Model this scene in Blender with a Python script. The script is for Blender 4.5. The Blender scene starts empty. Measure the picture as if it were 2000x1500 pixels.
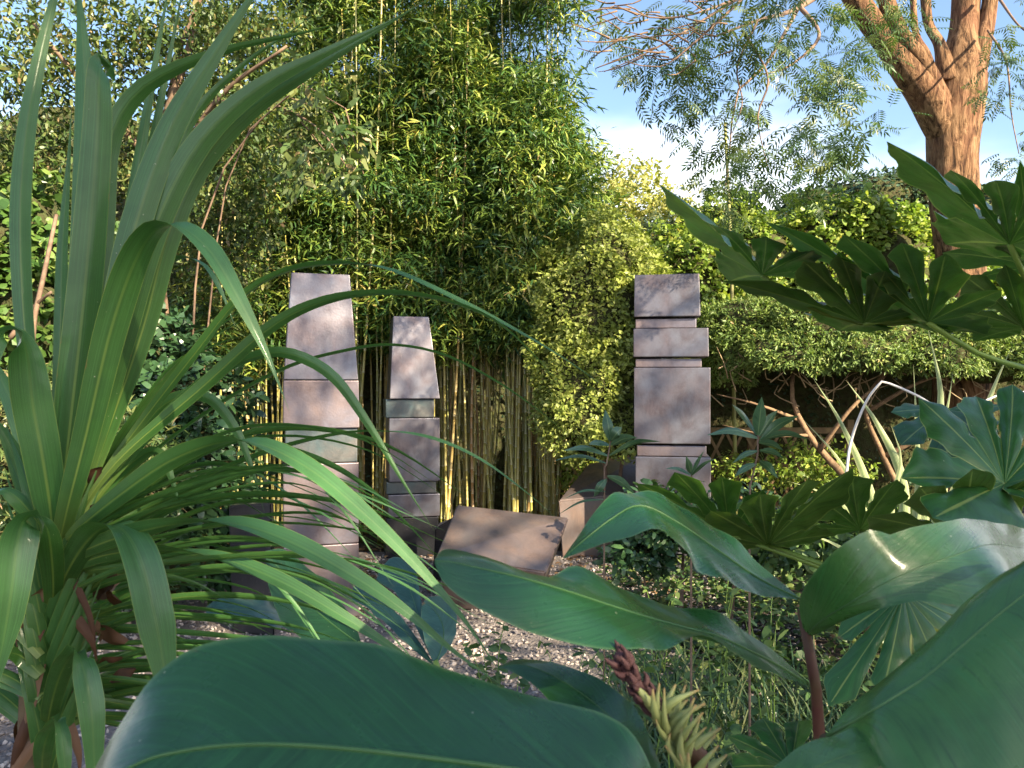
import bpy, math, random
import numpy as np
from mathutils import Vector, Matrix

# ------------------------------------------------------------------ camera, sky, sun, exposure
sc = bpy.context.scene
COL = sc.collection
F_PX, CAM_Z = 1511.0, 1.8
cam_d = bpy.data.cameras.new("camera"); cam = bpy.data.objects.new("camera", cam_d); COL.objects.link(cam)
cam.location = (0, 0, CAM_Z); cam.rotation_euler = (math.radians(90), 0, 0)
cam_d.sensor_width = 36.0; cam_d.lens = 36.0 * F_PX / 2000.0
cam_d.clip_start = 0.02; cam_d.clip_end = 2000
cam_d.dof.use_dof = True; cam_d.dof.focus_distance = 3.2; cam_d.dof.aperture_fstop = 22
sc.camera = cam

SUN_EL, SUN_AZ = 27.0, 135.0          # degrees; azimuth clockwise from +Y: low sun behind the right shoulder
wd = bpy.data.worlds.new("World"); sc.world = wd; wd.use_nodes = True
_n = wd.node_tree.nodes
_s = _n.new('ShaderNodeTexSky'); _s.sky_type = 'NISHITA'; _s.sun_disc = False
_s.sun_elevation = math.radians(SUN_EL); _s.sun_rotation = math.radians(SUN_AZ)
_s.air_density = 1.0; _s.dust_density = 1.2; _s.ozone_density = 1.8
# thin bright cloud lying low all round the horizon, breaking up higher
_l = wd.node_tree.links
_tc = _n.new('ShaderNodeTexCoord'); _mp = _n.new('ShaderNodeMapping'); _mp.inputs['Scale'].default_value = (1, 1, 2.6)
_l.new(_tc.outputs['Generated'], _mp.inputs[0])
_no = _n.new('ShaderNodeTexNoise'); _no.inputs['Scale'].default_value = 2.3; _no.inputs['Detail'].default_value = 6; _l.new(_mp.outputs[0], _no.inputs['Vector'])
_sx = _n.new('ShaderNodeSeparateXYZ'); _l.new(_tc.outputs['Generated'], _sx.inputs[0])
_m1 = _n.new('ShaderNodeMath'); _m1.operation = 'MULTIPLY_ADD'; _m1.inputs[1].default_value = -2.4; _m1.inputs[2].default_value = .56; _l.new(_sx.outputs[2], _m1.inputs[0])
_m2 = _n.new('ShaderNodeMath'); _m2.operation = 'ADD'; _l.new(_m1.outputs[0], _m2.inputs[0]); _l.new(_no.outputs['Fac'], _m2.inputs[1])
_mr = _n.new('ShaderNodeMapRange'); _mr.interpolation_type = 'SMOOTHSTEP'; _mr.inputs[1].default_value = .28; _mr.inputs[2].default_value = .75; _l.new(_m2.outputs[0], _mr.inputs[0])
_mx = _n.new('ShaderNodeMix'); _mx.data_type = 'RGBA'; _mx.inputs[7].default_value = (7.4, 7.4, 7.5, 1)
_l.new(_mr.outputs[0], _mx.inputs[0]); _l.new(_s.outputs[0], _mx.inputs[6]); _l.new(_mx.outputs[2], _n['Background'].inputs[0])
_n['Background'].inputs[1].default_value = 0.078
SUN_DIR = Vector((math.sin(math.radians(SUN_AZ)) * math.cos(math.radians(SUN_EL)),
                  math.cos(math.radians(SUN_AZ)) * math.cos(math.radians(SUN_EL)), math.sin(math.radians(SUN_EL))))
sl = bpy.data.lights.new("sun", 'SUN'); sl.energy = 5.0; sl.angle = math.radians(0.6); sl.color = (1.0, 0.84, 0.60)
so = bpy.data.objects.new("sun", sl); COL.objects.link(so)
so.rotation_euler = (-SUN_DIR).to_track_quat('-Z', 'Y').to_euler(); so.location = SUN_DIR * 40
vs = sc.view_settings
vs.view_transform = 'Standard'; vs.look = 'None'; vs.gamma = 1.0; vs.use_curve_mapping = False; vs.exposure = 2.15
sc.cycles.use_denoising = True
sc.cycles.max_bounces = 6; sc.cycles.diffuse_bounces = 3; sc.cycles.glossy_bounces = 3
sc.cycles.transmission_bounces = 5; sc.cycles.transparent_max_bounces = 6
sc.cycles.sample_clamp_indirect = 6.0

rng = np.random.default_rng(7); random.seed(7)

# ------------------------------------------------------------------ helpers
def P(px, py, d):
    """a point d metres in front of the viewpoint, seen at (px, py) of the 2000 x 1500 photograph"""
    return np.array([(px - 1000.0) / F_PX * d, d, CAM_Z - (py - 750.0) / F_PX * d])
def zpx(py, d): return CAM_Z - (py - 750.0) / F_PX * d
def xpx(px, d): return (px - 1000.0) / F_PX * d
def nrm(a):
    a = np.asarray(a, float); l = np.linalg.norm(a, axis=-1, keepdims=True); return a / np.maximum(l, 1e-9)

def build(name, V, faces, mat=None, parent=None, smooth=True, uv=None, rnd=None):
    """faces: list of integer arrays, each (m, k)"""
    me = bpy.data.meshes.new(name)
    V = np.asarray(V, np.float32)
    faces = [np.asarray(f, np.int32) for f in faces if len(f)]
    loops = np.concatenate([f.ravel() for f in faces])
    tot = np.concatenate([np.full(len(f), f.shape[1], np.int32) for f in faces])
    start = np.concatenate([[0], np.cumsum(tot)[:-1]]).astype(np.int32)
    me.vertices.add(len(V)); me.vertices.foreach_set("co", V.ravel())
    me.loops.add(len(loops)); me.loops.foreach_set("vertex_index", loops)
    me.polygons.add(len(tot)); me.polygons.foreach_set("loop_start", start)
    me.polygons.foreach_set("loop_total", tot)
    me.polygons.foreach_set("use_smooth", np.full(len(tot), smooth, bool))
    me.update(calc_edges=True)
    if uv is not None:
        u = me.uv_layers.new(name="UVMap"); u.data.foreach_set("uv", np.asarray(uv, np.float32)[loops].ravel())
    if rnd is not None:
        a = me.attributes.new("rnd", 'FLOAT', 'POINT'); a.data.foreach_set("value", np.asarray(rnd, np.float32))
    if mat: me.materials.append(mat)
    o = bpy.data.objects.new(name, me); COL.objects.link(o)
    if parent is not None: o.parent = parent
    return o

def shared(o, name, parent=None):
    c = bpy.data.objects.new(name, o.data if hasattr(o, 'data') else o); COL.objects.link(c)
    if parent is not None: c.parent = parent
    return c

def tag(o, label=None, cat=None, group=None, kind=None):
    if label: o["label"] = label
    if cat: o["category"] = cat
    if group: o["group"] = group
    if kind: o["kind"] = kind
    return o

def thing(name, label, cat, loc=(0, 0, 0), group=None):
    o = bpy.data.objects.new(name, None); COL.objects.link(o); o.empty_display_size = .1
    o.location = loc
    return tag(o, label, cat, group)

def at(o, root):
    """o was built in world coordinates; hang it under root without moving it"""
    o.parent = root; o.matrix_parent_inverse = Matrix.Translation(-root.location)
    return o

def crom(pts, n):
    p = np.asarray(pts, float); k = len(p)
    if k == 2:
        t = np.linspace(0, 1, n)[:, None]; return p[0] * (1 - t) + p[1] * t
    q = np.vstack([2 * p[0] - p[1], p, 2 * p[-1] - p[-2]])
    # spacing by chord length of the first three columns
    ch = np.concatenate([[0], np.cumsum(np.linalg.norm(np.diff(p[:, :3], axis=0), axis=1) + 1e-9)]); ch /= ch[-1]
    s = np.linspace(0, 1, n); i = np.clip(np.searchsorted(ch, s, side='right') - 1, 0, k - 2)
    t = ((s - ch[i]) / (ch[i + 1] - ch[i]))[:, None]
    a, b, c, d = q[i], q[i + 1], q[i + 2], q[i + 3]
    return .5 * (2 * b + (c - a) * t + (2 * a - 5 * b + 4 * c - d) * t ** 2 + (3 * b - a - 3 * c + d) * t ** 3)

def tube_geo(C, R, sides=8, cap=True):
    C = np.asarray(C, float); R = np.asarray(R, float); n = len(C)
    T = nrm(np.gradient(C, axis=0))
    ref = np.array([0, 0, 1.]) if abs(T[0][2]) < .9 else np.array([1., 0, 0])
    X = nrm(np.cross(T[0], ref)); fr = []
    for i in range(n):
        X = nrm(X - T[i] * np.dot(X, T[i])); fr.append((X, np.cross(T[i], X)))
    a = np.linspace(0, 2 * np.pi, sides, endpoint=False)
    V = np.concatenate([C[i] + R[i] * (np.cos(a)[:, None] * fr[i][0] + np.sin(a)[:, None] * fr[i][1]) for i in range(n)])
    j = np.arange(sides); j2 = (j + 1) % sides
    Fq = np.concatenate([np.stack([i * sides + j, i * sides + j2, (i + 1) * sides + j2, (i + 1) * sides + j], 1) for i in range(n - 1)])
    fs = [Fq]
    if cap: fs += [np.array([j[::-1]]), np.array([(n - 1) * sides + j])]
    return V, fs

def merge(geos):
    Vs, Fs, off = [], {}, 0
    for V, fs in geos:
        Vs.append(V)
        for f in fs:
            f = np.asarray(f); Fs.setdefault(f.shape[1], []).append(f + off)
        off += len(V)
    return np.concatenate(Vs), [np.concatenate(v) for v in Fs.values()]

def tube(name, ctrl, radii, mat, parent=None, n=16, sides=8):
    C = crom(ctrl, n); R = np.interp(np.linspace(0, 1, n), np.linspace(0, 1, len(radii)), radii)
    V, fs = tube_geo(C, R, sides); return build(name, V, fs, mat, parent)

# leaf templates: (x along, y across, z up), faces
LANCE = (np.array([[0, 0, 0], [.28, .5, .03], [.28, -.5, .03], [.65, .36, .0], [.65, -.36, .0], [1, 0, -.16]]),
         [np.array([[0, 2, 1], [3, 4, 5]]), np.array([[1, 2, 4, 3]])])
OVAL = (np.array([[0, 0, 0], [.3, .5, .06], [.3, -.5, .06], [.75, .4, .03], [.75, -.4, .03], [1, 0, -.08]]),
        [np.array([[0, 2, 1], [3, 4, 5]]), np.array([[1, 2, 4, 3]])])
DIAM = (np.array([[0, 0, 0], [.45, .5, .05], [.45, -.5, .05], [1, 0, -.06]]), [np.array([[0, 2, 3, 1]])])
def pinnate(k=6):
    V, Fq = [], []
    for i in range(k):
        x = .18 + .72 * i / (k - 1); l = .30 * (1 - .35 * abs(i / (k - 1) - .4)); w = .045
        for s in (1, -1):
            b = len(V); dx, dy = .55 * l, .83 * l
            V += [[x, 0, 0], [x + dx * .45 - w * .8, s * dy * .45 + s * w * .3, -.02], [x + dx, s * dy, -.08], [x + dx * .45 + w * .8, s * (dy * .45 - w * .3), -.02]]
            Fq.append([b, b + 1, b + 2, b + 3] if s < 0 else [b, b + 3, b + 2, b + 1])
    b = len(V); V += [[.9, 0, 0], [1.05, .05, -.03], [1.22, 0, -.08], [1.05, -.05, -.03]]; Fq.append([b, b + 3, b + 2, b + 1])
    b = len(V); V += [[0, .007, 0], [0, -.007, 0], [.95, -.004, 0], [.95, .004, 0]]; Fq.append([b, b + 1, b + 2, b + 3])
    V = np.array(V, float); V[:, 2] -= .12 * V[:, 0] ** 2
    return V, [np.array(Fq)]
PINN = pinnate()

def scatter(tpl, pos, X, N, L, W):
    """many leaves as one geometry: pos, along, normal (n,3); length, width (n)"""
    tv, tf = tpl; n = len(pos); k = len(tv)
    X = nrm(X); Y = nrm(np.cross(N, X)); Z = np.cross(X, Y)
    L = np.broadcast_to(L, n)[:, None, None]; W = np.broadcast_to(W, n)[:, None, None]
    V = pos[:, None] + X[:, None] * tv[None, :, :1] * L + Y[:, None] * tv[None, :, 1:2] * W + Z[:, None] * tv[None, :, 2:] * L
    off = (np.arange(n) * k)[:, None, None]
    fs = [(f[None] + off).reshape(-1, f.shape[1]) for f in tf]
    return V.reshape(-1, 3), fs, k

def rvec(n): return nrm(rng.normal(size=(n, 3)))

def leaves(name, tpl, pos, X, N, L, W, mat, parent=None, tone=None):
    n = len(pos); V, fs, k = scatter(tpl, pos, X, N, L, W)
    r = rng.random(n) if tone is None else np.clip(tone, 0, 1)
    return build(name, V, fs, mat, parent, smooth=False, rnd=np.repeat(r, k))

# ------------------------------------------------------------------ materials
def mat_new(name):
    m = bpy.data.materials.new(name); m.use_nodes = True
    nt = m.node_tree; nt.nodes.clear()
    out = nt.nodes.new('ShaderNodeOutputMaterial'); bs = nt.nodes.new('ShaderNodeBsdfPrincipled')
    nt.links.new(bs.outputs[0], out.inputs[0])
    return m, nt, bs, out
def nd(nt, t, **kw):
    x = nt.nodes.new(t)
    for k, v in kw.items():
        if k.startswith('i_'): x.inputs[int(k[2:])].default_value = v
        else: setattr(x, k, v)
    return x
def ramp(nt, stops, fac=None):
    r = nt.nodes.new('ShaderNodeValToRGB'); e = r.color_ramp.elements
    while len(e) < len(stops): e.new(.5)
    for i, (p, c) in enumerate(stops): e[i].position = p; e[i].color = (*c, 1)
    if fac is not None: nt.links.new(fac, r.inputs[0])
    return r
def mix(nt, a, b, f, mode='MIX'):
    m = nt.nodes.new('ShaderNodeMix'); m.data_type = 'RGBA'; m.blend_type = mode
    for i, v in ((6, a), (7, b), (0, f)):
        if hasattr(v, 'is_linked') or hasattr(v, 'links'): nt.links.new(v, m.inputs[i])
        else: m.inputs[i].default_value = (*v, 1) if isinstance(v, tuple) and len(v) == 3 else v
    return m.outputs[2]
def noise(nt, scale, detail=4, rough=.55, vec=None, dist=0):
    t = nd(nt, 'ShaderNodeTexNoise'); t.inputs['Scale'].default_value = scale; t.inputs['Detail'].default_value = detail
    t.inputs['Roughness'].default_value = rough; t.inputs['Distortion'].default_value = dist
    if vec is not None: nt.links.new(vec, t.inputs['Vector'])
    return t.outputs['Fac']
def bump(nt, bs, h, strength, dist=.01):
    b = nd(nt, 'ShaderNodeBump'); b.inputs['Strength'].default_value = strength; b.inputs['Distance'].default_value = dist
    nt.links.new(h, b.inputs['Height']); nt.links.new(b.outputs[0], bs.inputs['Normal'])
def translucent(nt, bs, out, col, amount, gain=(1.25, 1.35, .6)):
    t = nd(nt, 'ShaderNodeBsdfTranslucent'); ms = nd(nt, 'ShaderNodeMixShader'); ms.inputs[0].default_value = amount
    nt.links.new(mix(nt, col, gain, 1.0, 'MULTIPLY'), t.inputs[0])
    nt.links.new(bs.outputs[0], ms.inputs[1]); nt.links.new(t.outputs[0], ms.inputs[2]); nt.links.new(ms.outputs[0], out.inputs[0])

def leafmat(name, stops, rough=.5, trans=.3, spec=.4, back=None):
    m, nt, bs, out = mat_new(name)
    a = nd(nt, 'ShaderNodeAttribute', attribute_name='rnd')
    c = ramp(nt, stops, a.outputs['Fac']).outputs[0]
    if back:
        g = nd(nt, 'ShaderNodeNewGeometry'); c = mix(nt, c, back, g.outputs['Backfacing'])
    nt.links.new(c, bs.inputs['Base Color']); bs.inputs['Roughness'].default_value = rough
    bs.inputs['Specular IOR Level'].default_value = spec
    if trans: translucent(nt, bs, out, c, trans)
    return m

M = {}
M['bamboo_leaf'] = leafmat('bamboo_leaf', [(0, (.015, .045, .016)), (.32, (.045, .105, .022)), (.68, (.18, .25, .042)), (.92, (.32, .34, .07)), (1, (.34, .24, .10))], .42, .2)
M['golden_leaf'] = leafmat('golden_leaf', [(0, (.13, .18, .035)), (.5, (.25, .30, .065)), (1, (.40, .42, .13))], .45, .3)
M['golden_tree_leaf'] = leafmat('golden_tree_leaf', [(0, (.17, .20, .05)), (.5, (.30, .31, .09)), (1, (.44, .40, .15))], .5, .4)
M['yew_leaf'] = leafmat('yew_leaf', [(0, (.05, .10, .03)), (.5, (.14, .215, .05)), (.9, (.25, .30, .085)), (1, (.38, .24, .12))], .5, .25)
M['olive_leaf'] = leafmat('olive_leaf', [(0, (.025, .055, .018)), (.5, (.075, .12, .035)), (.82, (.17, .18, .06)), (1, (.34, .22, .14))], .4, .25)
M['ivy_leaf'] = leafmat('ivy_leaf', [(0, (.03, .075, .018)), (.6, (.08, .15, .03)), (1, (.20, .25, .07))], .4, .25)
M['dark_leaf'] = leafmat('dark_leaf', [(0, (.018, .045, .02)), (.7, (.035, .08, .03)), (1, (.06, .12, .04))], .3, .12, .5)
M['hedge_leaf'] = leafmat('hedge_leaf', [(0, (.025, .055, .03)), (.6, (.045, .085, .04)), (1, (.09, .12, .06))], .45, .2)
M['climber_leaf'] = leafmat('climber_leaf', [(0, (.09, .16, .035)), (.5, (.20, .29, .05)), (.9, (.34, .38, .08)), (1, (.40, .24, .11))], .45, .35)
M['ash_leaf'] = leafmat('ash_leaf', [(0, (.03, .065, .025)), (.6, (.07, .12, .035)), (1, (.17, .20, .05))], .35, .3)
M['weed_leaf'] = leafmat('weed_leaf', [(0, (.035, .08, .025)), (.7, (.08, .14, .04)), (1, (.16, .2, .06))], .4, .25)
M['grass_blade'] = leafmat('grass_blade', [(0, (.02, .05, .025)), (.7, (.05, .10, .035)), (1, (.20, .22, .09))], .4, .2)
M['litter'] = leafmat('litter', [(0, (.08, .04, .02)), (.6, (.16, .09, .04)), (1, (.28, .18, .09))], .8, .05)
M['dead_leaf'] = leafmat('dead_leaf', [(0, (.05, .022, .012)), (.5, (.11, .048, .024)), (1, (.20, .11, .06))], .7, .15)

def plain(name, col, rough=.7, col2=None, scale=12, bmp=.3, bd=.004, spec=.3, metallic=0):
    m, nt, bs, out = mat_new(name)
    tc = nd(nt, 'ShaderNodeTexCoord')
    f = noise(nt, scale, 5, .6, tc.outputs['Object'])
    c2 = col2 or tuple(x * .55 for x in col)
    r = ramp(nt, [(.3, col), (.7, c2)], f)
    nt.links.new(r.outputs[0], bs.inputs['Base Color']); bs.inputs['Roughness'].default_value = rough
    bs.inputs['Specular IOR Level'].default_value = spec; bs.inputs['Metallic'].default_value = metallic
    if bmp: bump(nt, bs, f, bmp, bd)
    return m
M['twig'] = plain('twig', (.22, .15, .10), .8, (.11, .07, .05), 20)
M['pale_twig'] = plain('pale_twig', (.38, .29, .17), .8, (.2, .14, .08), 18)
M['yew_wood'] = plain('yew_wood', (.24, .16, .09), .85, (.11, .065, .04), 24, .8, .01)
M['timber'] = plain('timber', (.26, .18, .09), .8, (.14, .09, .05), 9)
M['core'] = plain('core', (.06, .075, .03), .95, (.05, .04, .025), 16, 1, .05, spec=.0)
M['soil'] = plain('soil', (.055, .04, .028), .95, (.025, .02, .016), 14, 1, .02)
M['pale_stone'] = plain('pale_stone', (.5, .45, .36), .8, (.36, .31, .25), 9)
M['cane'] = plain('cane', (.30, .32, .10), .5, (.22, .2, .08), 4)
M['dry_stem'] = plain('dry_stem', (.72, .70, .66), .5, (.55, .5, .45), 12)
M['petiole'] = plain('petiole', (.17, .26, .05), .4, (.11, .19, .04), 20, bmp=0)
M['midrib'] = plain('midrib', (.065, .145, .05), .35, (.045, .115, .035), 30, bmp=0)
M['red_stem'] = plain('red_stem', (.08, .024, .02), .5, (.08, .06, .025), 30, .3)
M['spike_stem'] = plain('spike_stem', (.045, .016, .02), .75, (.11, .055, .05), 90, .8)
M['cord_stem'] = plain('cord_stem', (.16, .12, .06), .8, (.09, .05, .03), 22, .8)
M['pole_dark'] = plain('pole_dark', (.02, .022, .025), .7)

def m_bark():
    m, nt, bs, out = mat_new('bark')
    tc = nd(nt, 'ShaderNodeTexCoord'); mp = nd(nt, 'ShaderNodeMapping'); mp.inputs['Scale'].default_value = (1, 1, .22)
    nt.links.new(tc.outputs['Object'], mp.inputs[0])
    f = noise(nt, 17, 9, .7, mp.outputs[0], .8); f2 = noise(nt, 2.2, 3, .5, tc.outputs['Object'])
    c = ramp(nt, [(.38, (.03, .018, .012)), (.49, (.17, .095, .05)), (.62, (.33, .20, .11))], f).outputs[0]
    c = mix(nt, c, (.20, .09, .055), ramp(nt, [(.5, (0, 0, 0)), (.72, (.7, .7, .7))], f2).outputs[0])
    nt.links.new(c, bs.inputs['Base Color']); bs.inputs['Roughness'].default_value = .85
    bs.inputs['Specular IOR Level'].default_value = .15
    bump(nt, bs, f, 1.0, .07); return m
M['bark'] = m_bark()

def m_bronze(name, base, streak, patina, amount):
    base, streak, patina = (tuple(x * 1.08 for x in c_) for c_ in (base, streak, patina))
    m, nt, bs, out = mat_new(name)
    tc = nd(nt, 'ShaderNodeTexCoord'); mp = nd(nt, 'ShaderNodeMapping'); mp.inputs['Scale'].default_value = (1, 1, .5)
    nt.links.new(tc.outputs['Object'], mp.inputs[0])
    big = noise(nt, 3.2, 4, .6, tc.outputs['Object'], .4); st = noise(nt, 9, 8, .72, mp.outputs[0], .5); fine = noise(nt, 60, 4, .6, tc.outputs['Object'])
    c = mix(nt, base, streak, ramp(nt, [(.38, (0, 0, 0)), (.62, (1, 1, 1))], st).outputs[0])
    c = mix(nt, c, patina, ramp(nt, [(.36, (0, 0, 0)), (.68, (amount,) * 3)], big).outputs[0])
    dr = noise(nt, 4.0, 7, .7, mp.outputs[0], .8)
    c = mix(nt, c, tuple(x * .45 for x in base), ramp(nt, [(.52, (0, 0, 0)), (.72, (.5, .5, .5))], dr).outputs[0])
    c = mix(nt, c, (.32, .27, .25), ramp(nt, [(.62, (0, 0, 0)), (.8, (.35, .35, .35))], fine).outputs[0])
    nt.links.new(c, bs.inputs['Base Color']); bs.inputs['Metallic'].default_value = .72
    r = ramp(nt, [(.3, (.3,) * 3), (.7, (.48,) * 3)], st); nt.links.new(r.outputs[0], bs.inputs['Roughness'])
    bump(nt, bs, mix(nt, fine, big, .5), .3, .006); return m
M['bronze'] = m_bronze('bronze', (.135, .108, .115), (.085, .072, .085), (.17, .18, .215), .85)
M['bronze_pink'] = m_bronze('bronze_pink', (.215, .16, .15), (.14, .108, .11), (.15, .15, .19), .85)
M['bronze_green'] = m_bronze('bronze_green', (.08, .115, .125), (.06, .10, .11), (.17, .13, .115), .6)
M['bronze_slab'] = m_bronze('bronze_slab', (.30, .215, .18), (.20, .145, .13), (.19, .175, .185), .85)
M['bronze_dark'] = m_bronze('bronze_dark', (.035, .034, .04), (.026, .027, .032), (.035, .042, .05), .5)  # near-black: shade on the low block is put into this colour

def m_ground():
    m, nt, bs, out = mat_new('gravel_bed')
    tc = nd(nt, 'ShaderNodeTexCoord'); v = nd(nt, 'ShaderNodeTexVoronoi'); v.inputs['Scale'].default_value = 55
    nt.links.new(tc.outputs['Object'], v.inputs['Vector'])
    big = noise(nt, 1.3, 3, .5, tc.outputs['Object'])
    c = ramp(nt, [(0, (.12, .108, .108)), (.6, (.18, .155, .14)), (1, (.085, .08, .085))], v.outputs['Color']).outputs[0]
    c = mix(nt, c, (.17, .12, .085), ramp(nt, [(.5, (0, 0, 0)), (.75, (.7, .7, .7))], big).outputs[0])
    nt.links.new(c, bs.inputs['Base Color']); bs.inputs['Roughness'].default_value = .9
    bump(nt, bs, v.outputs['Distance'], .8, .012); return m
M['gravel_bed'] = m_ground()
M['stone'] = leafmat('stone', [(0, (.085, .08, .09)), (.5, (.19, .168, .16)), (1, (.48, .41, .36))], .85, 0, .2)

def m_culm():
    m, nt, bs, out = mat_new('bamboo_culm')
    oi = nd(nt, 'ShaderNodeObjectInfo'); tc = nd(nt, 'ShaderNodeTexCoord')
    c = ramp(nt, [(0, (.15, .17, .035)), (.45, (.30, .28, .06)), (.8, (.42, .34, .09)), (1, (.34, .18, .07))], oi.outputs['Random']).outputs[0]
    f = noise(nt, 7, 4, .6, tc.outputs['Object'])
    c = mix(nt, c, (.12, .10, .035), ramp(nt, [(.55, (0, 0, 0)), (.8, (.8, .8, .8))], f).outputs[0])
    a = nd(nt, 'ShaderNodeAttribute', attribute_name='rnd')
    c = mix(nt, c, (.46, .42, .28), a.outputs['Fac'])
    nt.links.new(c, bs.inputs['Base Color']); bs.inputs['Roughness'].default_value = .38; return m
M['culm'] = m_culm()

def m_blade(name, top, under, rib, base_col, rough, nv, trans, stripe=None, ribw=.05, sheen=.45, ribend=.6, vb=.3, coat=0.):
    """strap or ginger leaf with a UV map: u across, v along"""
    m, nt, bs, out = mat_new(name)
    uv = nd(nt, 'ShaderNodeUVMap'); sep = nd(nt, 'ShaderNodeSeparateXYZ'); nt.links.new(uv.outputs[0], sep.inputs[0])
    def math_(op, a, b=None, c=None):
        x = nd(nt, 'ShaderNodeMath', operation=op)
        for i, v in enumerate((a, b, c)):
            if v is None: continue
            if isinstance(v, (int, float)): x.inputs[i].default_value = v
            else: nt.links.new(v, x.inputs[i])
        return x.outputs[0]
    u, v = sep.outputs[0], sep.outputs[1]
    du = math_('ABSOLUTE', math_('SUBTRACT', u, .5))
    tc = nd(nt, 'ShaderNodeTexCoord'); oi = nd(nt, 'ShaderNodeObjectInfo')
    blot = noise(nt, 22, 4, .6, tc.outputs['Object'])
    g = nd(nt, 'ShaderNodeNewGeometry')
    c = mix(nt, top, under, g.outputs['Backfacing'])
    c = mix(nt, c, tuple(min(1, x * 1.55) for x in top), math_('MULTIPLY', oi.outputs['Random'], .45))
    c = mix(nt, c, tuple(x * .6 for x in top), ramp(nt, [(.45, (0, 0, 0)), (.8, (.6, .6, .6))], blot).outputs[0])
    if stripe:     # variegation: length-wise bands
        w = math_('SINE', math_('MULTIPLY', u, 44.0)); c = mix(nt, c, stripe, ramp(nt, [(.42, (0, 0, 0)), (.58, (1, 1, 1))], w).outputs[0])
        c = mix(nt, c, stripe, ramp(nt, [(.28, (0, 0, 0)), (.36, (1, 1, 1))], du).outputs[0])
    run = math_('SUBTRACT', math_('MULTIPLY', v, nv[0] * 3.0), math_('MULTIPLY', du, nv[1] * 3.0)) if nv[0] else math_('MULTIPLY', u, nv[1] * .8)
    cb = nd(nt, 'ShaderNodeCombineXYZ'); nt.links.new(run, cb.inputs[0]); nt.links.new(math_('MULTIPLY', u if nv[0] else v, 2.2), cb.inputs[1]); nt.links.new(math_('MULTIPLY', oi.outputs['Random'], 30.0), cb.inputs[2])
    veinf = noise(nt, 1.0, 5, .65, cb.outputs[0])
    c = mix(nt, c, tuple(min(1, x * 1.9) for x in top), ramp(nt, [(.5, (0, 0, 0)), (.72, (.5, .5, .5))], veinf).outputs[0])
    c = mix(nt, c, tuple(x * .45 for x in top), ramp(nt, [(.28, (.55, .55, .55)), (.46, (0, 0, 0))], veinf).outputs[0])
    ribf = ramp(nt, [(ribw * .45, (1, 1, 1)), (ribw, (0, 0, 0))], du).outputs[0]
    ribk = ramp(nt, [(.05, (.85,) * 3), (.6, (ribend,) * 3)], v).outputs[0]
    c = mix(nt, c, rib, math_('MULTIPLY', ribf, ribk))
    c = mix(nt, c, tuple(x * .9 for x in rib), ramp(nt, [(.475, (0, 0, 0)), (.497, (.7, .7, .7))], du).outputs[0])
    if base_col:
        bf = ramp(nt, [(.02, (.8,) * 3), (.2, (0, 0, 0))], v).outputs[0]
        c = mix(nt, c, base_col, math_('MULTIPLY', bf, .85))
    # nibbled and dusty flecks
    fl = noise(nt, 190, 2, .5, tc.outputs['Object'])
    c = mix(nt, c, (.42, .42, .30), ramp(nt, [(.765, (0, 0, 0)), (.79, (.8, .8, .8))], fl).outputs[0])
    # dry brown tips and edge burns
    burn = math_('ADD', math_('MULTIPLY', noise(nt, 45, 4, .6, tc.outputs['Object']), .5), math_('MAXIMUM', v, math_('MULTIPLY', math_('ADD', du, .46), 1.0)))
    c = mix(nt, c, (.20, .12, .045), ramp(nt, [(1.0 * .905, (0, 0, 0)), (.955, (.85, .85, .85))], math_('MULTIPLY', burn, .72)).outputs[0])
    nt.links.new(c, bs.inputs['Base Color'])
    rr = ramp(nt, [(.3, (rough,) * 3), (.75, (min(1, rough * 1.5),) * 3)], blot); nt.links.new(rr.outputs[0], bs.inputs['Roughness'])
    bs.inputs['Specular IOR Level'].default_value = sheen
    bs.inputs['Coat Weight'].default_value = coat; bs.inputs['Coat Roughness'].default_value = .16
    bump(nt, bs, math_('ADD', math_('MULTIPLY', veinf, .7), math_('MULTIPLY', blot, 1.6)), vb, .0022)
    translucent(nt, bs, out, c, trans); return m
M['cordyline'] = m_blade('cordyline', (.055, .15, .045), (.045, .12, .022), (.26, .34, .07), (.22, .28, .06), .34, (0, 60), .22, ribw=.05, ribend=.10, coat=.3)
M['ginger'] = m_blade('ginger', (.018, .082, .022), (.06, .15, .03), (.10, .20, .07), None, .24, (24, 10), .22, ribw=.014, sheen=.5, vb=.45, coat=.4)
M['ginger_dark'] = m_blade('ginger_dark', (.015, .06, .022), (.02, .07, .025), (.06, .14, .05), None, .3, (16, 8), .15, ribw=.02)
M['canna'] = m_blade('canna', (.03, .085, .065), (.04, .09, .05), (.12, .2, .12), None, .3, (22, 9), .2, ribw=.02)
M['phormium'] = m_blade('phormium', (.10, .17, .07), (.14, .2, .09), (.5, .5, .3), None, .4, (0, 60), .2, stripe=(.34, .36, .18), ribw=.02)
M['fatsia'] = m_blade('fatsia', (.03, .105, .024), (.085, .145, .026), (.34, .42, .12), None, .3, (7, 6), .32, ribw=.03, sheen=.5, coat=.15)
M['shoot'] = m_blade('shoot', (.045, .105, .05), (.07, .13, .07), (.2, .28, .14), None, .3, (14, 4), .2, ribw=.06)
M['bract'] = m_blade('bract', (.34, .38, .15), (.30, .34, .13), (.42, .44, .2), (.42, .2, .08), .45, (0, 40), .3, ribw=.05)

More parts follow.
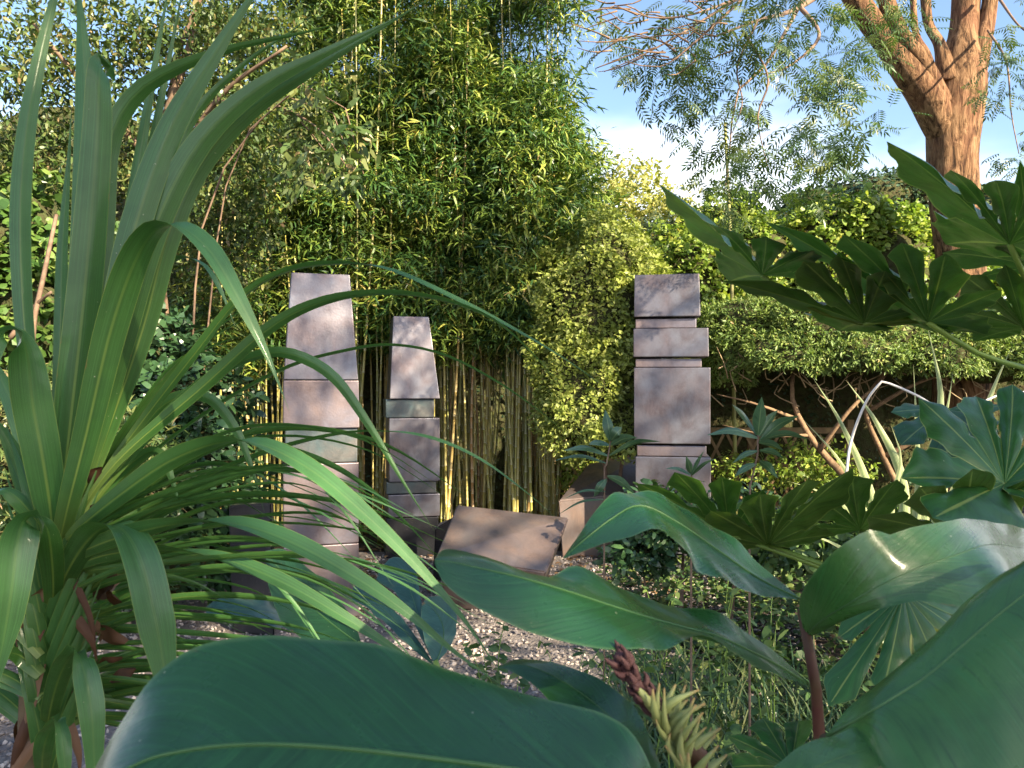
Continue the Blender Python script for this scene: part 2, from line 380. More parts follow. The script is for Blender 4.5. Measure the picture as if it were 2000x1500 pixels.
# ------------------------------------------------------------------ leaf surfaces
def ribbon(name, ctrl, mat, parent=None, n=30, nu=4, fold=.16, base_w=.45, tip_w=.02, peak=.45, wave=.0, prof=None):
    """ctrl rows: px, py, depth, full width in photo pixels, roll in degrees"""
    c = np.array([[*P(a[0], a[1], a[2]), a[3] / F_PX * a[2], math.radians(a[4] if len(a) > 4 else 0)] for a in ctrl])
    r = crom(c, n); C, w, roll = r[:, :3], r[:, 3], r[:, 4]
    T = nrm(np.gradient(C, axis=0)); view = nrm(C - np.array([0, 0, CAM_Z]))
    s_img = nrm(np.cross(T, view)); up = np.cross(T, s_img)
    side = np.cos(roll)[:, None] * s_img + np.sin(roll)[:, None] * up
    nor = np.cross(side, T)
    t = np.linspace(0, 1, n)
    pr = np.where(t < peak, base_w + (1 - base_w) * np.sin(t / peak * np.pi / 2), tip_w + (1 - tip_w) * np.cos((t - peak) / (1 - peak) * np.pi / 2) ** .8) if prof is None else prof(t)
    us = np.linspace(-1, 1, nu + 1)
    hw = np.abs(w) * pr / 2
    V = C[:, None] + side[:, None] * (us[None, :] * hw[:, None])[..., None] + nor[:, None] * ((np.abs(us) - .5)[None, :] * fold * hw[:, None] + wave * hw[:, None] * np.sin(t * 19)[:, None] * us[None, :])[..., None]
    m = nu + 1; i, j = np.meshgrid(np.arange(n - 1), np.arange(nu), indexing='ij'); i, j = i.ravel(), j.ravel()
    Fq = np.stack([i * m + j, i * m + j + 1, (i + 1) * m + j + 1, (i + 1) * m + j], 1)
    uv = np.stack(np.broadcast_arrays((us[None, :] + 1) / 2, t[:, None]), -1).reshape(-1, 2)
    return build(name, V.reshape(-1, 3), [Fq], mat, parent, uv=uv)

def leaf3(name, A, Mid, B, mat, parent=None, n=44, nu=12, groove=.03, ripple=.0, seed=0):
    """a broad leaf spanned between its two edges and its midrib (rows of px, py, depth), base last"""
    a, c, b = (crom([P(*q) for q in X], n) for X in (A, Mid, B))
    us = np.linspace(-1, 1, nu + 1)[None, :, None]
    V = a[:, None] * (us * (us - 1) / 2) + c[:, None] * (1 - us ** 2) + b[:, None] * (us * (us + 1) / 2)
    N = nrm(np.cross(np.gradient(V, axis=0), np.gradient(V, axis=1)))
    hw = np.linalg.norm(a - b, axis=1)[:, None] / 2
    t = np.linspace(0, 1, n)[:, None]; u = us[..., 0]
    g = -groove * hw * np.exp(-(u / .10) ** 2)
    rp = ripple * hw * np.abs(u) ** 2 * (np.sin(t * 23 + seed + 1.5 * u) + .6 * np.sin(t * 41 + 2 * seed - u * 3)) * np.sin(np.pi * t)
    V = V + N * (g + rp)[..., None]
    m = nu + 1; i, j = np.meshgrid(np.arange(n - 1), np.arange(nu), indexing='ij'); i, j = i.ravel(), j.ravel()
    Fq = np.stack([i * m + j, i * m + j + 1, (i + 1) * m + j + 1, (i + 1) * m + j], 1)
    uv = np.stack(np.broadcast_arrays((u + 1) / 2, 1 - t), -1).reshape(-1, 2)
    return build(name, V.reshape(-1, 3), [Fq], mat, parent, uv=uv)

def palmate(name, J, tips, mat, parent=None, ts=.5, bulge=.29, droop=.06, up=None, seed=0, ruffle=.02):
    """a lobed leaf: J joint, tips in order round the leaf (px, py, depth)"""
    r = np.random.default_rng(seed)
    J = P(*J); T = [P(*q) for q in tips]; k = len(T)
    D = [t_ - J for t_ in T]; Ls = [np.linalg.norm(d) for d in D]
    nv = np.zeros(3)
    for i in range(k - 1): nv += np.cross(D[i], D[i + 1])
    nv = nrm(nv)
    if up is not None and np.dot(nv, up) < 0: nv = -nv
    def sinus(i):
        if i < 0: s = nrm(np.cross(D[0], nv)); return J + (D[0] * .30 + s * Ls[0] * .24 * (1 if np.dot(s, D[1]) < 0 else -1))
        if i >= k - 1: s = nrm(np.cross(D[-1], nv)); return J + (D[-1] * .30 + s * Ls[-1] * .24 * (1 if np.dot(s, D[-2]) < 0 else -1))
        b = nrm(nrm(D[i]) + nrm(D[i + 1])); return J + b * ts * .98 * .5 * (Ls[i] + Ls[i + 1])
    n, nu = 22, 3; geos, uvs = [], []
    ks = 8                                             # rows up to the sinus
    for i in range(k):
        SL, SR = sinus(i - 1), sinus(i)
        tt = np.concatenate([np.linspace(0, ts, ks, endpoint=False), np.linspace(ts, 1, n - ks)])
        C = J + D[i] * tt[:, None] + nv * (Ls[i] * (-droop * tt ** 2 + .02 * np.sin(tt * 3.1)))[:, None]
        def edge(S, j):
            cap = math.tan(.5 * math.acos(max(-1, min(1, np.dot(nrm(D[i]), nrm(D[j])))))) * .93 if 0 <= j < k else 9.
            out = []; q = S - J; dd = nrm(D[i]); perp = q - dd * np.dot(q, dd); pl = nrm(perp)
            w0 = np.linalg.norm(perp)
            a0 = np.dot(q, dd) / Ls[i]
            for x_i, x in enumerate(tt):
                if x_i < ks: out.append(J + q * (x / ts))
                else:
                    y = (x - ts) / (1 - ts); al = a0 + (1 - a0) * y
                    wd_ = w0 * (1 - y) ** 1.2 + bulge * Ls[i] * np.sin(np.pi * min(1, y) ** .95) * .62
                    wd_ = min(wd_ * (1 + .10 * np.sin(y * 17 + i * 2 + seed)), al * Ls[i] * cap * (1 - .10 * math.sin(math.pi * y)))
                    out.append(J + dd * (al * Ls[i]) + pl * wd_ + nv * (Ls[i] * (-droop * al ** 2 + ruffle * np.sin(y * 14 + i + seed) * (1 - y))))
            return np.array(out)
        EL, ER = edge(SL, i - 1), edge(SR, i + 1)
        rows = []
        for f in np.linspace(1, 0, nu + 1)[:-1]: rows.append(C + (EL - C) * f + nv * (.016 * Ls[i] * f * (1 - f) * 4 * np.sin(tt * np.pi))[:, None])
        rows.append(C - nv * (.012 * Ls[i] * np.sin(tt * np.pi))[:, None])
        for f in np.linspace(0, 1, nu + 1)[1:]: rows.append(C + (ER - C) * f + nv * (.016 * Ls[i] * f * (1 - f) * 4 * np.sin(tt * np.pi))[:, None])
        V = np.stack(rows, 1); m = V.shape[1]
        a, b = np.meshgrid(np.arange(n - 1), np.arange(m - 1), indexing='ij'); a, b = a.ravel(), b.ravel()
        Fq = np.stack([a * m + b, a * m + b + 1, (a + 1) * m + b + 1, (a + 1) * m + b], 1)
        c0 = Fq[len(Fq) // 2]; Vf = V.reshape(-1, 3)
        if np.dot(np.cross(Vf[c0[1]] - Vf[c0[0]], Vf[c0[3]] - Vf[c0[0]]), nv) < 0: Fq = Fq[:, ::-1]
        geos.append((V.reshape(-1, 3), [Fq]))
        uvs.append(np.stack(np.broadcast_arrays(np.linspace(0, 1, m)[None, :], tt[:, None]), -1).reshape(-1, 2))
    V, fs = merge(geos)
    return build(name, V, fs, mat, parent, uv=np.concatenate(uvs))

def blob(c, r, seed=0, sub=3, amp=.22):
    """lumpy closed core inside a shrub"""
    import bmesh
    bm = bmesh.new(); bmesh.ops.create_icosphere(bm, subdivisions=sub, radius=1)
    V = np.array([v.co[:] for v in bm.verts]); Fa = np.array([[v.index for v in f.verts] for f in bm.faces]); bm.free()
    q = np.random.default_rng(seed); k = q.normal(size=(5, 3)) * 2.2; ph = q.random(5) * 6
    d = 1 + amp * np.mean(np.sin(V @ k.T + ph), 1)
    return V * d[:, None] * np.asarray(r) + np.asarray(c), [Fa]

def shell_points(ells, n, inner=.72, lump=.25, seed=1, front=True):
    """points through the outer shell of several ellipsoids (centre, radii), gathered in clumps"""
    q = np.random.default_rng(seed)
    area = np.array([e[1][0] * e[1][2] + e[1][1] * e[1][2] for e in ells]); cnt = np.maximum(20, (n * area / area.sum()).astype(int))
    Ps, Ns = [], []
    for (c, r), m in zip(ells, cnt):
        d = nrm(q.normal(size=(int(m * (1.9 if front else 1)), 3)))
        if front: d = d[(d[:, 1] < .35) & (d[:, 2] > -.75)][:m]
        k = q.normal(size=(7, 3)) * 4.5; ph = q.random(7) * 6
        lumps = 1 + lump * np.mean(np.sin(d @ k.T + ph), 1) * 2
        rad = (inner + (1 - inner) * q.random(len(d)) ** .6) * lumps
        Ps.append(np.asarray(c) + d * rad[:, None] * np.asarray(r)); Ns.append(nrm(d / np.asarray(r)))
    return np.concatenate(Ps), np.concatenate(Ns)

def E(px, py, rx, ry, d, rd): return (P(px, py, d), (rx / F_PX * d, rd, ry / F_PX * d))

def shrub(name, label, cat, ells, n, L, W, mat, tpl=OVAL, seed=1, inner=.72, lump=.25, core=.62, droop=.25, clump=1, group=None, stems=None, base=None, tone_bias=0., stem_mat='twig', front=True):
    c0 = np.mean([e[0] for e in ells], 0)
    root = thing(name, label, cat, (c0[0], c0[1], 0), group)
    m = max(1, n // clump)
    pos, nor = shell_points(ells, m, inner, lump, seed, front)
    q = np.random.default_rng(seed + 50)
    tone = q.random(len(pos))
    if clump > 1:
        pos = np.repeat(pos, clump, 0) + q.normal(size=(len(pos) * clump, 3)) * L * .45; nor = np.repeat(nor, clump, 0); tone = np.repeat(tone, clump)
    k = len(pos)
    N = nrm(nor * .6 + np.array([0, 0, .5]) + q.normal(size=(k, 3)) * .55)
    X = nrm(np.cross(N, q.normal(size=(k, 3))) + nor * .6 - np.array([0, 0, droop]))
    ll = L * (.45 + 1.0 * q.random(k) ** 1.4)
    at(leaves('foliage', tpl, pos, X, N, ll, ll * W, M[mat], None, tone=.6 * tone + .4 * q.random(k) + tone_bias), root)
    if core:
        for i, e in enumerate(ells): at(build('solid_core', *blob(e[0], np.asarray(e[1]) * core, seed + i), M['core']), root)  # added solid lump, shuts out sky and keeps the inside dark
    if stems:
        for (pts, r0, r1) in stems:
            C = crom([P(*p_) for p_ in pts], 12); at(build('stem', *tube_geo(C, np.linspace(r0, r1, 12), 6), M[stem_mat]), root)
    return root

# ================================================================== THE SETTING
def sheet(name, xs, ys, z, mat, kind='structure', und=0.0):
    X, Y = np.meshgrid(xs, ys, indexing='ij'); Z = np.full_like(X, z) + und * (np.sin(X * 2.1 + Y) + np.sin(Y * 1.7 - X * .6))
    V = np.stack([X, Y, Z], -1).reshape(-1, 3); m = len(ys)
    i, j = np.meshgrid(np.arange(len(xs) - 1), np.arange(m - 1), indexing='ij'); i, j = i.ravel(), j.ravel()
    return tag(build(name, V, [np.stack([i * m + j, (i + 1) * m + j, (i + 1) * m + j + 1, i * m + j + 1], 1)], M[mat]), kind=kind)
sheet('ground', np.linspace(-300, 300, 9), np.linspace(-300, 300, 9), -.02, 'soil')
sheet('gravel_path', np.linspace(-7, 1.15, 33), np.linspace(2.6, 8.3, 25), .0, 'gravel_bed', und=.006)

# gravel stones (nobody could count them)
def gravel():
    import bmesh
    n = 15000
    x = rng.uniform(-3.4, 2.2, n); y = 2.7 + 5.4 * rng.random(n) ** 1.2
    keep = (x > -.72 * y - .2) & (x < .5 * y); x, y = x[keep], y[keep]; n = len(x)
    bm = bmesh.new(); bmesh.ops.create_icosphere(bm, subdivisions=1, radius=1)
    tv = np.array([v.co[:] for v in bm.verts]); tf = np.array([[v.index for v in f.verts] for f in bm.faces]); bm.free()
    s = .008 + .013 * rng.random((n, 1, 3)) ** 1.5; s[..., 2] *= .7
    a = rng.random(n) * 6.28; ca, sa = np.cos(a)[:, None], np.sin(a)[:, None]
    tvj = tv[None] * (1 + .25 * rng.normal(size=(n, len(tv), 1))) * s
    V = np.stack([tvj[..., 0] * ca - tvj[..., 1] * sa, tvj[..., 0] * sa + tvj[..., 1] * ca, tvj[..., 2]], -1)
    V += np.stack([x, y, np.full(n, .006)], -1)[:, None]
    Fa = (tf[None] + (np.arange(n) * len(tv))[:, None, None]).reshape(-1, 3)
    tag(build('gravel', V.reshape(-1, 3), [Fa], M['stone'], smooth=False, rnd=np.repeat(rng.random(n), len(tv))),
        'pale pinkish grey loose gravel spread on the path', 'gravel', kind='stuff')
gravel()

# ================================================================== BLOCK COLUMNS AND STONES
def frustum(bw, bd, tw, td, h, x=0., y=0., tx=0., ty=0., bev=.008, slant=0.):
    """a plain bevelled block standing on z=0; slant lifts the right top edge"""
    import bmesh
    bm = bmesh.new()
    co = [(x - bw / 2, y - bd / 2, 0), (x + bw / 2, y - bd / 2, 0), (x + bw / 2, y + bd / 2, 0), (x - bw / 2, y + bd / 2, 0),
          (x + tx - tw / 2, y + ty - td / 2, h), (x + tx + tw / 2, y + ty - td / 2, h + slant), (x + tx + tw / 2, y + ty + td / 2, h + slant), (x + tx - tw / 2, y + ty + td / 2, h)]
    v = [bm.verts.new(c) for c in co]
    for f in ((3, 2, 1, 0), (4, 5, 6, 7), (0, 1, 5, 4), (1, 2, 6, 5), (2, 3, 7, 6), (3, 0, 4, 7)): bm.faces.new([v[i] for i in f])
    bmesh.ops.bevel(bm, geom=bm.edges[:], offset=bev, segments=2, affect='EDGES', profile=.6)
    return bm
def bm_obj(name, bm, mat, parent=None, smooth=False):
    me = bpy.data.meshes.new(name); bm.to_mesh(me); bm.free(); me.materials.append(mat)
    for p in me.polygons: p.use_smooth = smooth
    o = bpy.data.objects.new(name, me); COL.objects.link(o); o.parent = parent
    return o

def column(label, px, d, ang, depth, blocks, group='stacked bronze columns'):
    """blocks from the ground up: (py bottom, py top, left px, right px, top-left px, top-right px, inset, material, kind)"""
    root = thing('block_column', label, 'sculpture', (xpx(px, d), d + depth / 2, 0), group)
    root.rotation_euler = (0, 0, math.radians(ang))
    for (yb, yt, l, r, tl, tr, inset, mt, nm) in blocks:
        zb, zt = zpx(yb, d), zpx(yt, d); zb = max(0, zb)
        k = d / F_PX / math.cos(math.radians(ang)) * .985
        bw, tw = (r - l) * k, (tr - tl) * k; x = ((l + r) / 2 - px) * k; tx = ((tl + tr) / 2 - (l + r) / 2) * k
        dd = depth - 2 * inset
        b = bm_obj(nm, frustum(bw, dd, tw, dd * tw / bw, zt - zb, x, 0, tx, 0), M[mt], root)
        b.location = (0, 0, zb)
    return root
g = 'bronze'
column('tall bronze block column nearest the spiky-leaved plant, with a long tapering top', 610, 5.9, 17, .46, [
    (1240, 1066, 540, 680, 540, 680, .0, 'bronze_pink', 'block'), (1065, 906, 540, 680, 540, 680, .01, 'bronze_pink', 'block'),
    (905, 838, 544, 678, 544, 678, .03, 'bronze_green', 'neck'), (837, 743, 540, 681, 541, 680, .0, 'bronze_pink', 'block'),
    (742, 532, 541, 679, 555, 664, .004, 'bronze', 'tapered_block')])
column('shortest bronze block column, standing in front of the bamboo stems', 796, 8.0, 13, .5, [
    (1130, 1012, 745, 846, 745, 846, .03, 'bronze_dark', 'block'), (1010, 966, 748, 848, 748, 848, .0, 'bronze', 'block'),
    (965, 942, 745, 842, 745, 842, .035, 'bronze_green', 'neck'), (941, 817, 750, 848, 750, 848, .0, 'bronze', 'block'),
    (816, 780, 744, 838, 744, 838, .04, 'bronze_green', 'neck'), (779, 617, 751, 848, 759, 828, -.01, 'bronze', 'tapered_block')])
column('bronze block column of broad slabs in front of the yellow shrub', 1320, 7.5, -9, .5, [
    (1130, 893, 1250, 1395, 1250, 1395, .01, 'bronze', 'block'), (892, 871, 1253, 1387, 1253, 1387, .04, 'bronze_pink', 'neck'),
    (867, 718, 1247, 1394, 1247, 1394, .0, 'bronze', 'block'), (717, 700, 1250, 1378, 1250, 1378, .05, 'bronze_pink', 'neck'),
    (697, 641, 1246, 1391, 1246, 1390, .0, 'bronze', 'block'), (640, 621, 1250, 1368, 1250, 1368, .05, 'bronze_pink', 'neck'),
    (618, 535, 1247, 1375, 1248, 1373, .0, 'bronze', 'block')])

def stone(label, pts, mat, bev=.012):
    """an angular lying stone from eight corners: bottom four then top four"""
    import bmesh
    pts = np.array(pts); c = pts.mean(0); c[2] = 0
    bm = bmesh.new(); v = [bm.verts.new(p - c) for p in pts]
    for f in ((3, 2, 1, 0), (4, 5, 6, 7), (0, 1, 5, 4), (1, 2, 6, 5), (2, 3, 7, 6), (3, 0, 4, 7)):
        bm.faces.new([v[i] for i in f])
    bmesh.ops.recalc_face_normals(bm, faces=bm.faces[:])
    bmesh.ops.bevel(bm, geom=bm.edges[:], offset=bev, segments=2, affect='EDGES')
    o = bm_obj('faceted_bronze_block', bm, M[mat]); o.location = c
    return tag(o, label, 'sculpture', 'low faceted bronze blocks')
def G0(px, d): return np.array([xpx(px, d), d, .0])
stone('tilted pinkish bronze block between the short column and the broad-slab column', [
    G0(872, 6.2), G0(1045, 6.1), G0(1055, 6.8), G0(880, 6.9),
    P(852, 1085, 5.95), P(1066, 1118, 5.9), P(1112, 1010, 6.5), P(893, 985, 6.6)], 'bronze_slab')
stone('brown bronze block behind the tilted one, its lit top sloping up', [
    G0(1098, 8.0), G0(1262, 8.1), G0(1262, 8.7), G0(1120, 8.7),
    P(1090, 978, 8.0), P(1262, 962, 8.1), P(1268, 885, 8.6), P(1150, 905, 8.6)], 'bronze_slab')
stone('bronze block coloured dark for shade beside the tallest tapering column', [
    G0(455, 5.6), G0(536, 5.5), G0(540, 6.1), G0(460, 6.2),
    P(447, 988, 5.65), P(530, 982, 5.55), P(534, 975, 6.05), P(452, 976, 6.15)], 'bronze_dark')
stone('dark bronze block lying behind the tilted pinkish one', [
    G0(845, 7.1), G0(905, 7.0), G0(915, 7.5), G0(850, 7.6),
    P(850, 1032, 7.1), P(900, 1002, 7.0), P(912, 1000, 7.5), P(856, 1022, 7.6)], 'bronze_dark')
o = bm_obj('kerb_stone', frustum(.30, .22, .26, .18, .30, slant=-.04, bev=.02), M['pale_stone']); o.location = (xpx(1168, 5.4), 5.4, .0); o.rotation_euler = (0, 0, .3)
tag(o, 'small pale stone block catching sun under the drooping ginger leaf', 'stone')

# ================================================================== TRELLIS FENCE behind the columns
def fence():
    root = thing('trellis_fence', 'low timber trellis fence behind the columns under the hedge', 'fence', (1.8, 9.7, 0))
    def slat(nm, a, b, w=.05, th=.022, dz=0):
        a, b = np.array(a, float), np.array(b, float); L = np.linalg.norm(b - a); dr = (b - a) / L
        s = bm_obj(nm, frustum(L, th, L, th, w, bev=.003), M['timber'])
        X = Vector(dr); Y = Vector((0, 1, 0)); Z = X.cross(Y)
        if Z.z < 0: Z = -Z; X = -X
        m4 = Matrix((X, Y, Z)).transposed().to_4x4(); m4.translation = Vector((a + b) / 2)
        s.matrix_world = m4; at(s, root)
    x0, x1, y = .55, 4.3, 9.7
    for z in (.25, .72, 1.18): slat('rail', (x0, y, z), (x1, y, z), .075, .035)
    for i, x in enumerate(np.linspace(x0, x1, 4)): slat('post', (x, y + .06, 0), (x + .002, y + .06, 1.35), .08, .07)
    for x in np.arange(x0 + .05, x1 - .45, .23):
        slat('slat', (x, y - .03, .28), (x + .45, y - .03, 1.16), .035, .012)
        slat('slat', (x + .45, y - .045, .28), (x, y - .045, 1.16), .035, .012)
fence()

# ================================================================== BAMBOO
def culm_mesh(seed):
    q = np.random.default_rng(seed); H = 6.2; zs, rs, mk = [0], [.019], [0]; z = q.uniform(.1, .25)
    while z < H - .3:
        r = .0145 * (1 - .55 * z / H)
        zs += [z - .012, z, z + .012]; rs += [r * .97, r * 1.22, r * .97]; mk += [0, 1, .3]; z += q.uniform(.22, .34)
    zs.append(H); rs.append(.006); mk.append(0); zs = np.array(zs)
    C = np.stack([.035 * np.sin(zs * .7 + seed) - .035 * math.sin(seed), .03 * np.sin(zs * .55 + 2 * seed) - .03 * math.sin(2 * seed), zs], 1)
    V, fs = tube_geo(C, rs, 7)
    o = build('culm_source', V, fs, M['culm'], rnd=np.repeat(mk, 7)); me = o.data; bpy.data.objects.remove(o); return me, H
CULMS = [culm_mesh(s) for s in range(6)]
def bamboo(label, culms, seed, zlow=2.15, dens=1.0, spread=.5):
    """culms: list of (px, depth, height)"""
    q = np.random.default_rng(seed); cx = np.mean([xpx(c[0], c[1]) for c in culms]); cy = np.mean([c[1] for c in culms])
    root = thing('bamboo_clump', label, 'bamboo', (cx, cy, 0), 'bamboo clumps behind the columns')
    P_, X_, N_, T_ = [], [], [], []
    for (px, d, H) in culms:
        leafy = H > 6.55 or q.random() < .42
        if not leafy: H = q.uniform(2.5, 3.6)
        me, h0 = CULMS[q.integers(6)]; o = bpy.data.objects.new('culm', me); COL.objects.link(o)
        b = np.array([xpx(px, d), d, 0]); lean = q.normal(size=2) * .028
        o.location = b - np.array([cx, cy, 0]); o.parent = root
        k = q.uniform(.8, 1.3)
        o.rotation_euler = (lean[1], lean[0], q.random() * 6.28); o.scale = (k, k, H / h0)
        top = b + np.array([lean[0] * H, -lean[1] * H, H])
        nb = int(dens * (H - zlow + .3) * 34)
        nn = q.uniform(zlow - .1, H + .1, max(4, int((H - zlow) * 1.7))); t = np.clip(nn[q.integers(len(nn), size=nb)] + q.normal(size=nb) * .13, zlow - .3, H + .2) / H
        nb_k = 1.0 if leafy else .5; keep = q.random(nb) < nb_k; t = t[keep]; nb = len(t)
        ang = q.random(nb) * 6.28; rad = spread * (.25 + .75 * q.random(nb)) * np.clip(1.25 - np.abs(t * 1.6 - 1.0), .3, 1)
        out = np.stack([np.cos(ang), np.sin(ang), np.zeros(nb)], 1)
        tip = b + (top - b) * t[:, None] + out * rad[:, None]; tip[:, 2] += rad * .25; tip[:, 1] -= .12 * q.random(nb)
        m = 27; tone = .92 * q.random(nb) ** 1.5
        pos = np.repeat(tip, m, 0) + q.normal(size=(nb * m, 3)) * np.array([.10, .10, .07])
        X = nrm(np.repeat(out, m, 0) * .5 + q.normal(size=(nb * m, 3)) * np.array([.7, .7, .45]) + np.array([0, 0, -.3]))
        N = nrm(np.array([0, 0, 1.]) + np.repeat(out, m, 0) * .5 + q.normal(size=(nb * m, 3)) * .45)
        P_.append(pos); X_.append(X); N_.append(N); T_.append(np.clip(np.repeat(tone, m) * .75 + q.random(nb * m) * .35, 0, 1))
    pos, X, N, T = (np.concatenate(a) for a in (P_, X_, N_, T_)); n = len(pos)
    L = q.uniform(.06, .18, n)
    at(leaves('foliage', LANCE, pos, X, N, L, L * q.uniform(.12, .18, n), M['bamboo_leaf'], None, tone=T), root)
    return root
def rows(x0, x1, n, d0, d1, h0, h1, s):
    q = np.random.default_rng(s)
    return [(x, q.uniform(d0, d1), q.uniform(h0, h1)) for x in np.linspace(x0, x1, n) + q.normal(size=n) * 5]
bamboo('leafy bamboo clump seen between the spiky plant and the tallest tapering column', rows(395, 560, 28, 8.6, 9.8, 4.9, 6.6, 1), 11, 2.1, .72)
bamboo('bamboo clump rising between the two columns on its sides, dark inside', rows(575, 780, 42, 8.6, 10.4, 5.9, 6.9, 2), 12, 2.35, .72)
bamboo('bamboo clump behind the shortest column with crowded tawny stems', rows(800, 965, 72, 8.6, 10.4, 5.7, 6.5, 3), 13, 2.35, .72)
bamboo('bamboo clump with the tall narrow spire and yellow stems beside the yellow shrub', rows(985, 1085, 54, 8.5, 9.6, 4.4, 5.2, 4) + rows(1010, 1085, 7, 8.8, 9.4, 6.6, 7.2, 5), 14, 2.3, .72)
bamboo('short outer bamboo clump leaning over the yellow shrub', rows(1105, 1190, 7, 9.5, 10.2, 4.2, 4.7, 6), 15, 2.9, .8, .38)

# ================================================================== BACKGROUND SHRUBS, HEDGES, TREES
shrub('back_hedge', 'dark evergreen hedge closing off the garden behind the bamboo', 'hedge',
      [E(150, 560, 420, 360, 11.6, 1.0), E(600, 520, 360, 420, 11.8, 1.0), E(980, 560, 280, 300, 11.8, .9), E(300, 900, 420, 160, 11.4, .6), E(900, 900, 420, 170, 11.4, .6)], 14000, .09, .45, 'hedge_leaf', seed=3, core=.9)
shrub('golden_shrub', 'yellow-leaved shrub with tiny leaves beside the broad-slab column', 'shrub',
      [E(1160, 620, 115, 150, 8.2, .5), E(1130, 760, 85, 130, 8.1, .45), E(1225, 720, 100, 170, 8.3, .4), E(1180, 520, 90, 90, 8.4, .5), E(1190, 850, 100, 60, 8.2, .4)],
      46000, .05, .65, 'golden_leaf', DIAM, 4, .8, .3, .75, clump=6, stems=[([(1180, 1080, 8.25), (1185, 950, 8.25), (1165, 800, 8.2)], .035, .015), ([(1190, 1080, 8.25), (1215, 900, 8.25), (1225, 780, 8.3)], .03, .012)])
shrub('golden_tree', 'golden leafy tree top glowing above the yellow shrub', 'tree',
      [E(1250, 400, 75, 85, 13, .9), E(1190, 440, 60, 110, 13.2, .9), E(1310, 470, 70, 90, 13, .9), E(1240, 520, 120, 80, 13.2, .9)], 9000, .09, .45, 'golden_tree_leaf', OVAL, 5, .3, .3, 0, clump=5,
      stems=[([(1250, 956, 13.2), (1248, 600, 13.2), (1255, 420, 13)], .10, .03), ([(1249, 620, 13.2), (1200, 480, 13.1)], .05, .02)])
YEW = shrub('yew_hedge', 'clipped feathery yew spreading over a dark hollow of bare branches', 'hedge',
      [E(1480, 650, 110, 68, 8.6, .6), E(1600, 645, 120, 72, 8.3, .7), E(1720, 650, 110, 70, 8.3, .7), E(1830, 665, 90, 70, 8.3, .7), E(1420, 690, 50, 75, 8.6, .4), E(1540, 690, 90, 45, 8.0, .4), E(1680, 690, 100, 45, 7.9, .4), E(1820, 695, 90, 45, 7.9, .4), E(1930, 685, 90, 70, 8.4, .7), E(1500, 660, 150, 50, 9.8, .7), E(1700, 660, 150, 50, 9.8, .7), E(1900, 670, 150, 50, 9.8, .7), E(2060, 690, 110, 75, 8.4, .7), E(2200, 690, 110, 75, 8.4, .7)],  # rear and far-right lumps added to keep sun out of the hollow
      150000, .05, .36, 'yew_leaf', DIAM, 6, .78, .17, .84, droop=.05, clump=10)
def yew_branches():
    q = np.random.default_rng(5); root = YEW
    main = [([(1760, 1074, 8.4), (1750, 1010, 8.4), (1650, 930, 8.3), (1580, 850, 8.2), (1548, 780, 8.2), (1550, 720, 8.4)], .10, .03),
            ([(1775, 1070, 8.5), (1780, 1010, 8.5), (1720, 880, 8.5), (1690, 790, 8.4), (1740, 710, 8.4)], .07, .025),
            ([(1600, 880, 8.2), (1660, 800, 8.0), (1720, 745, 8.1), (1750, 700, 8.2)], .045, .012),
            ([(1560, 820, 8.2), (1480, 790, 8.1), (1400, 770, 8.2)], .035, .01), ([(1580, 850, 8.2), (1500, 850, 8.0), (1410, 830, 8.2)], .03, .008),
            ([(1700, 800, 8.4), (1800, 745, 8.2), (1900, 720, 8.3)], .04, .012), ([(1730, 890, 8.5), (1830, 840, 8.3), (1950, 790, 8.4)], .05, .015)]
    for pts, r0, r1 in main: at(tube('branch', [P(*p) for p in pts], [r0 * .62, (r0 + r1) * .31, r1 * .62], M['yew_wood'], None, 14, 7), root)
    geos = []
    for i in range(70):
        a = P(q.uniform(1400, 1950), q.uniform(715, 800), q.uniform(8.0, 8.6)); b = a + np.array([q.normal() * .25, q.normal() * .1, q.uniform(.1, .35)])
        geos.append(tube_geo(crom([a, (a + b) / 2 + q.normal(size=3) * .05, b], 5), np.linspace(.008, .003, 5), 4))
    V, fs = merge(geos); at(build('twigs', V, fs, M['pale_twig']), root)
yew_branches()
shrub('back_bank', 'shaded evergreen bank behind the fence and the bare yew branches', 'shrub',
      [E(1450, 850, 240, 170, 10.9, .5), E(1800, 840, 280, 200, 10.9, .5), E(1620, 790, 170, 190, 10.9, .5), E(1150, 880, 180, 140, 10.9, .4), E(2050, 800, 240, 220, 10.9, .5)], 12000, .07, .5, 'hedge_leaf', seed=8, core=.9)
shrub('climber', 'sunlit tangle of yellow-green climbing leaves behind the yew hedge', 'shrub',
      [E(1350, 560, 90, 110, 10.4, .5), E(1480, 520, 110, 100, 10.5, .6), E(1620, 500, 110, 105, 10.4, .6), E(1740, 520, 110, 100, 10.4, .6), E(1420, 440, 70, 60, 10.8, .5), E(1690, 430, 50, 40, 10.2, .4), E(1880, 560, 100, 90, 10.6, .5)],
      26000, .075, .7, 'climber_leaf', OVAL, 9, .75, .4, .78, clump=6)
shrub('bluish_shrub', 'grey-green feathery bush between the golden tree and the broad-slab column', 'shrub',
      [E(1270, 500, 60, 80, 10.8, .4), E(1330, 470, 50, 60, 11, .4)], 5000, .08, .22, 'hedge_leaf', LANCE, 10, .5, .3, .7, tone_bias=.25)
shrub('far_hedge', 'dark flat-topped hedge against the white sky beside the tree trunk', 'hedge',
      [E(1600, 425, 90, 60, 13.5, .8), E(1700, 400, 100, 60, 13.5, .8), E(1790, 395, 80, 58, 13.5, .8), E(1510, 450, 60, 40, 13.5, .7), E(1900, 430, 100, 70, 13.5, .8)],
      9000, .10, .4, 'hedge_leaf', OVAL, 12, .8, .16, .88)
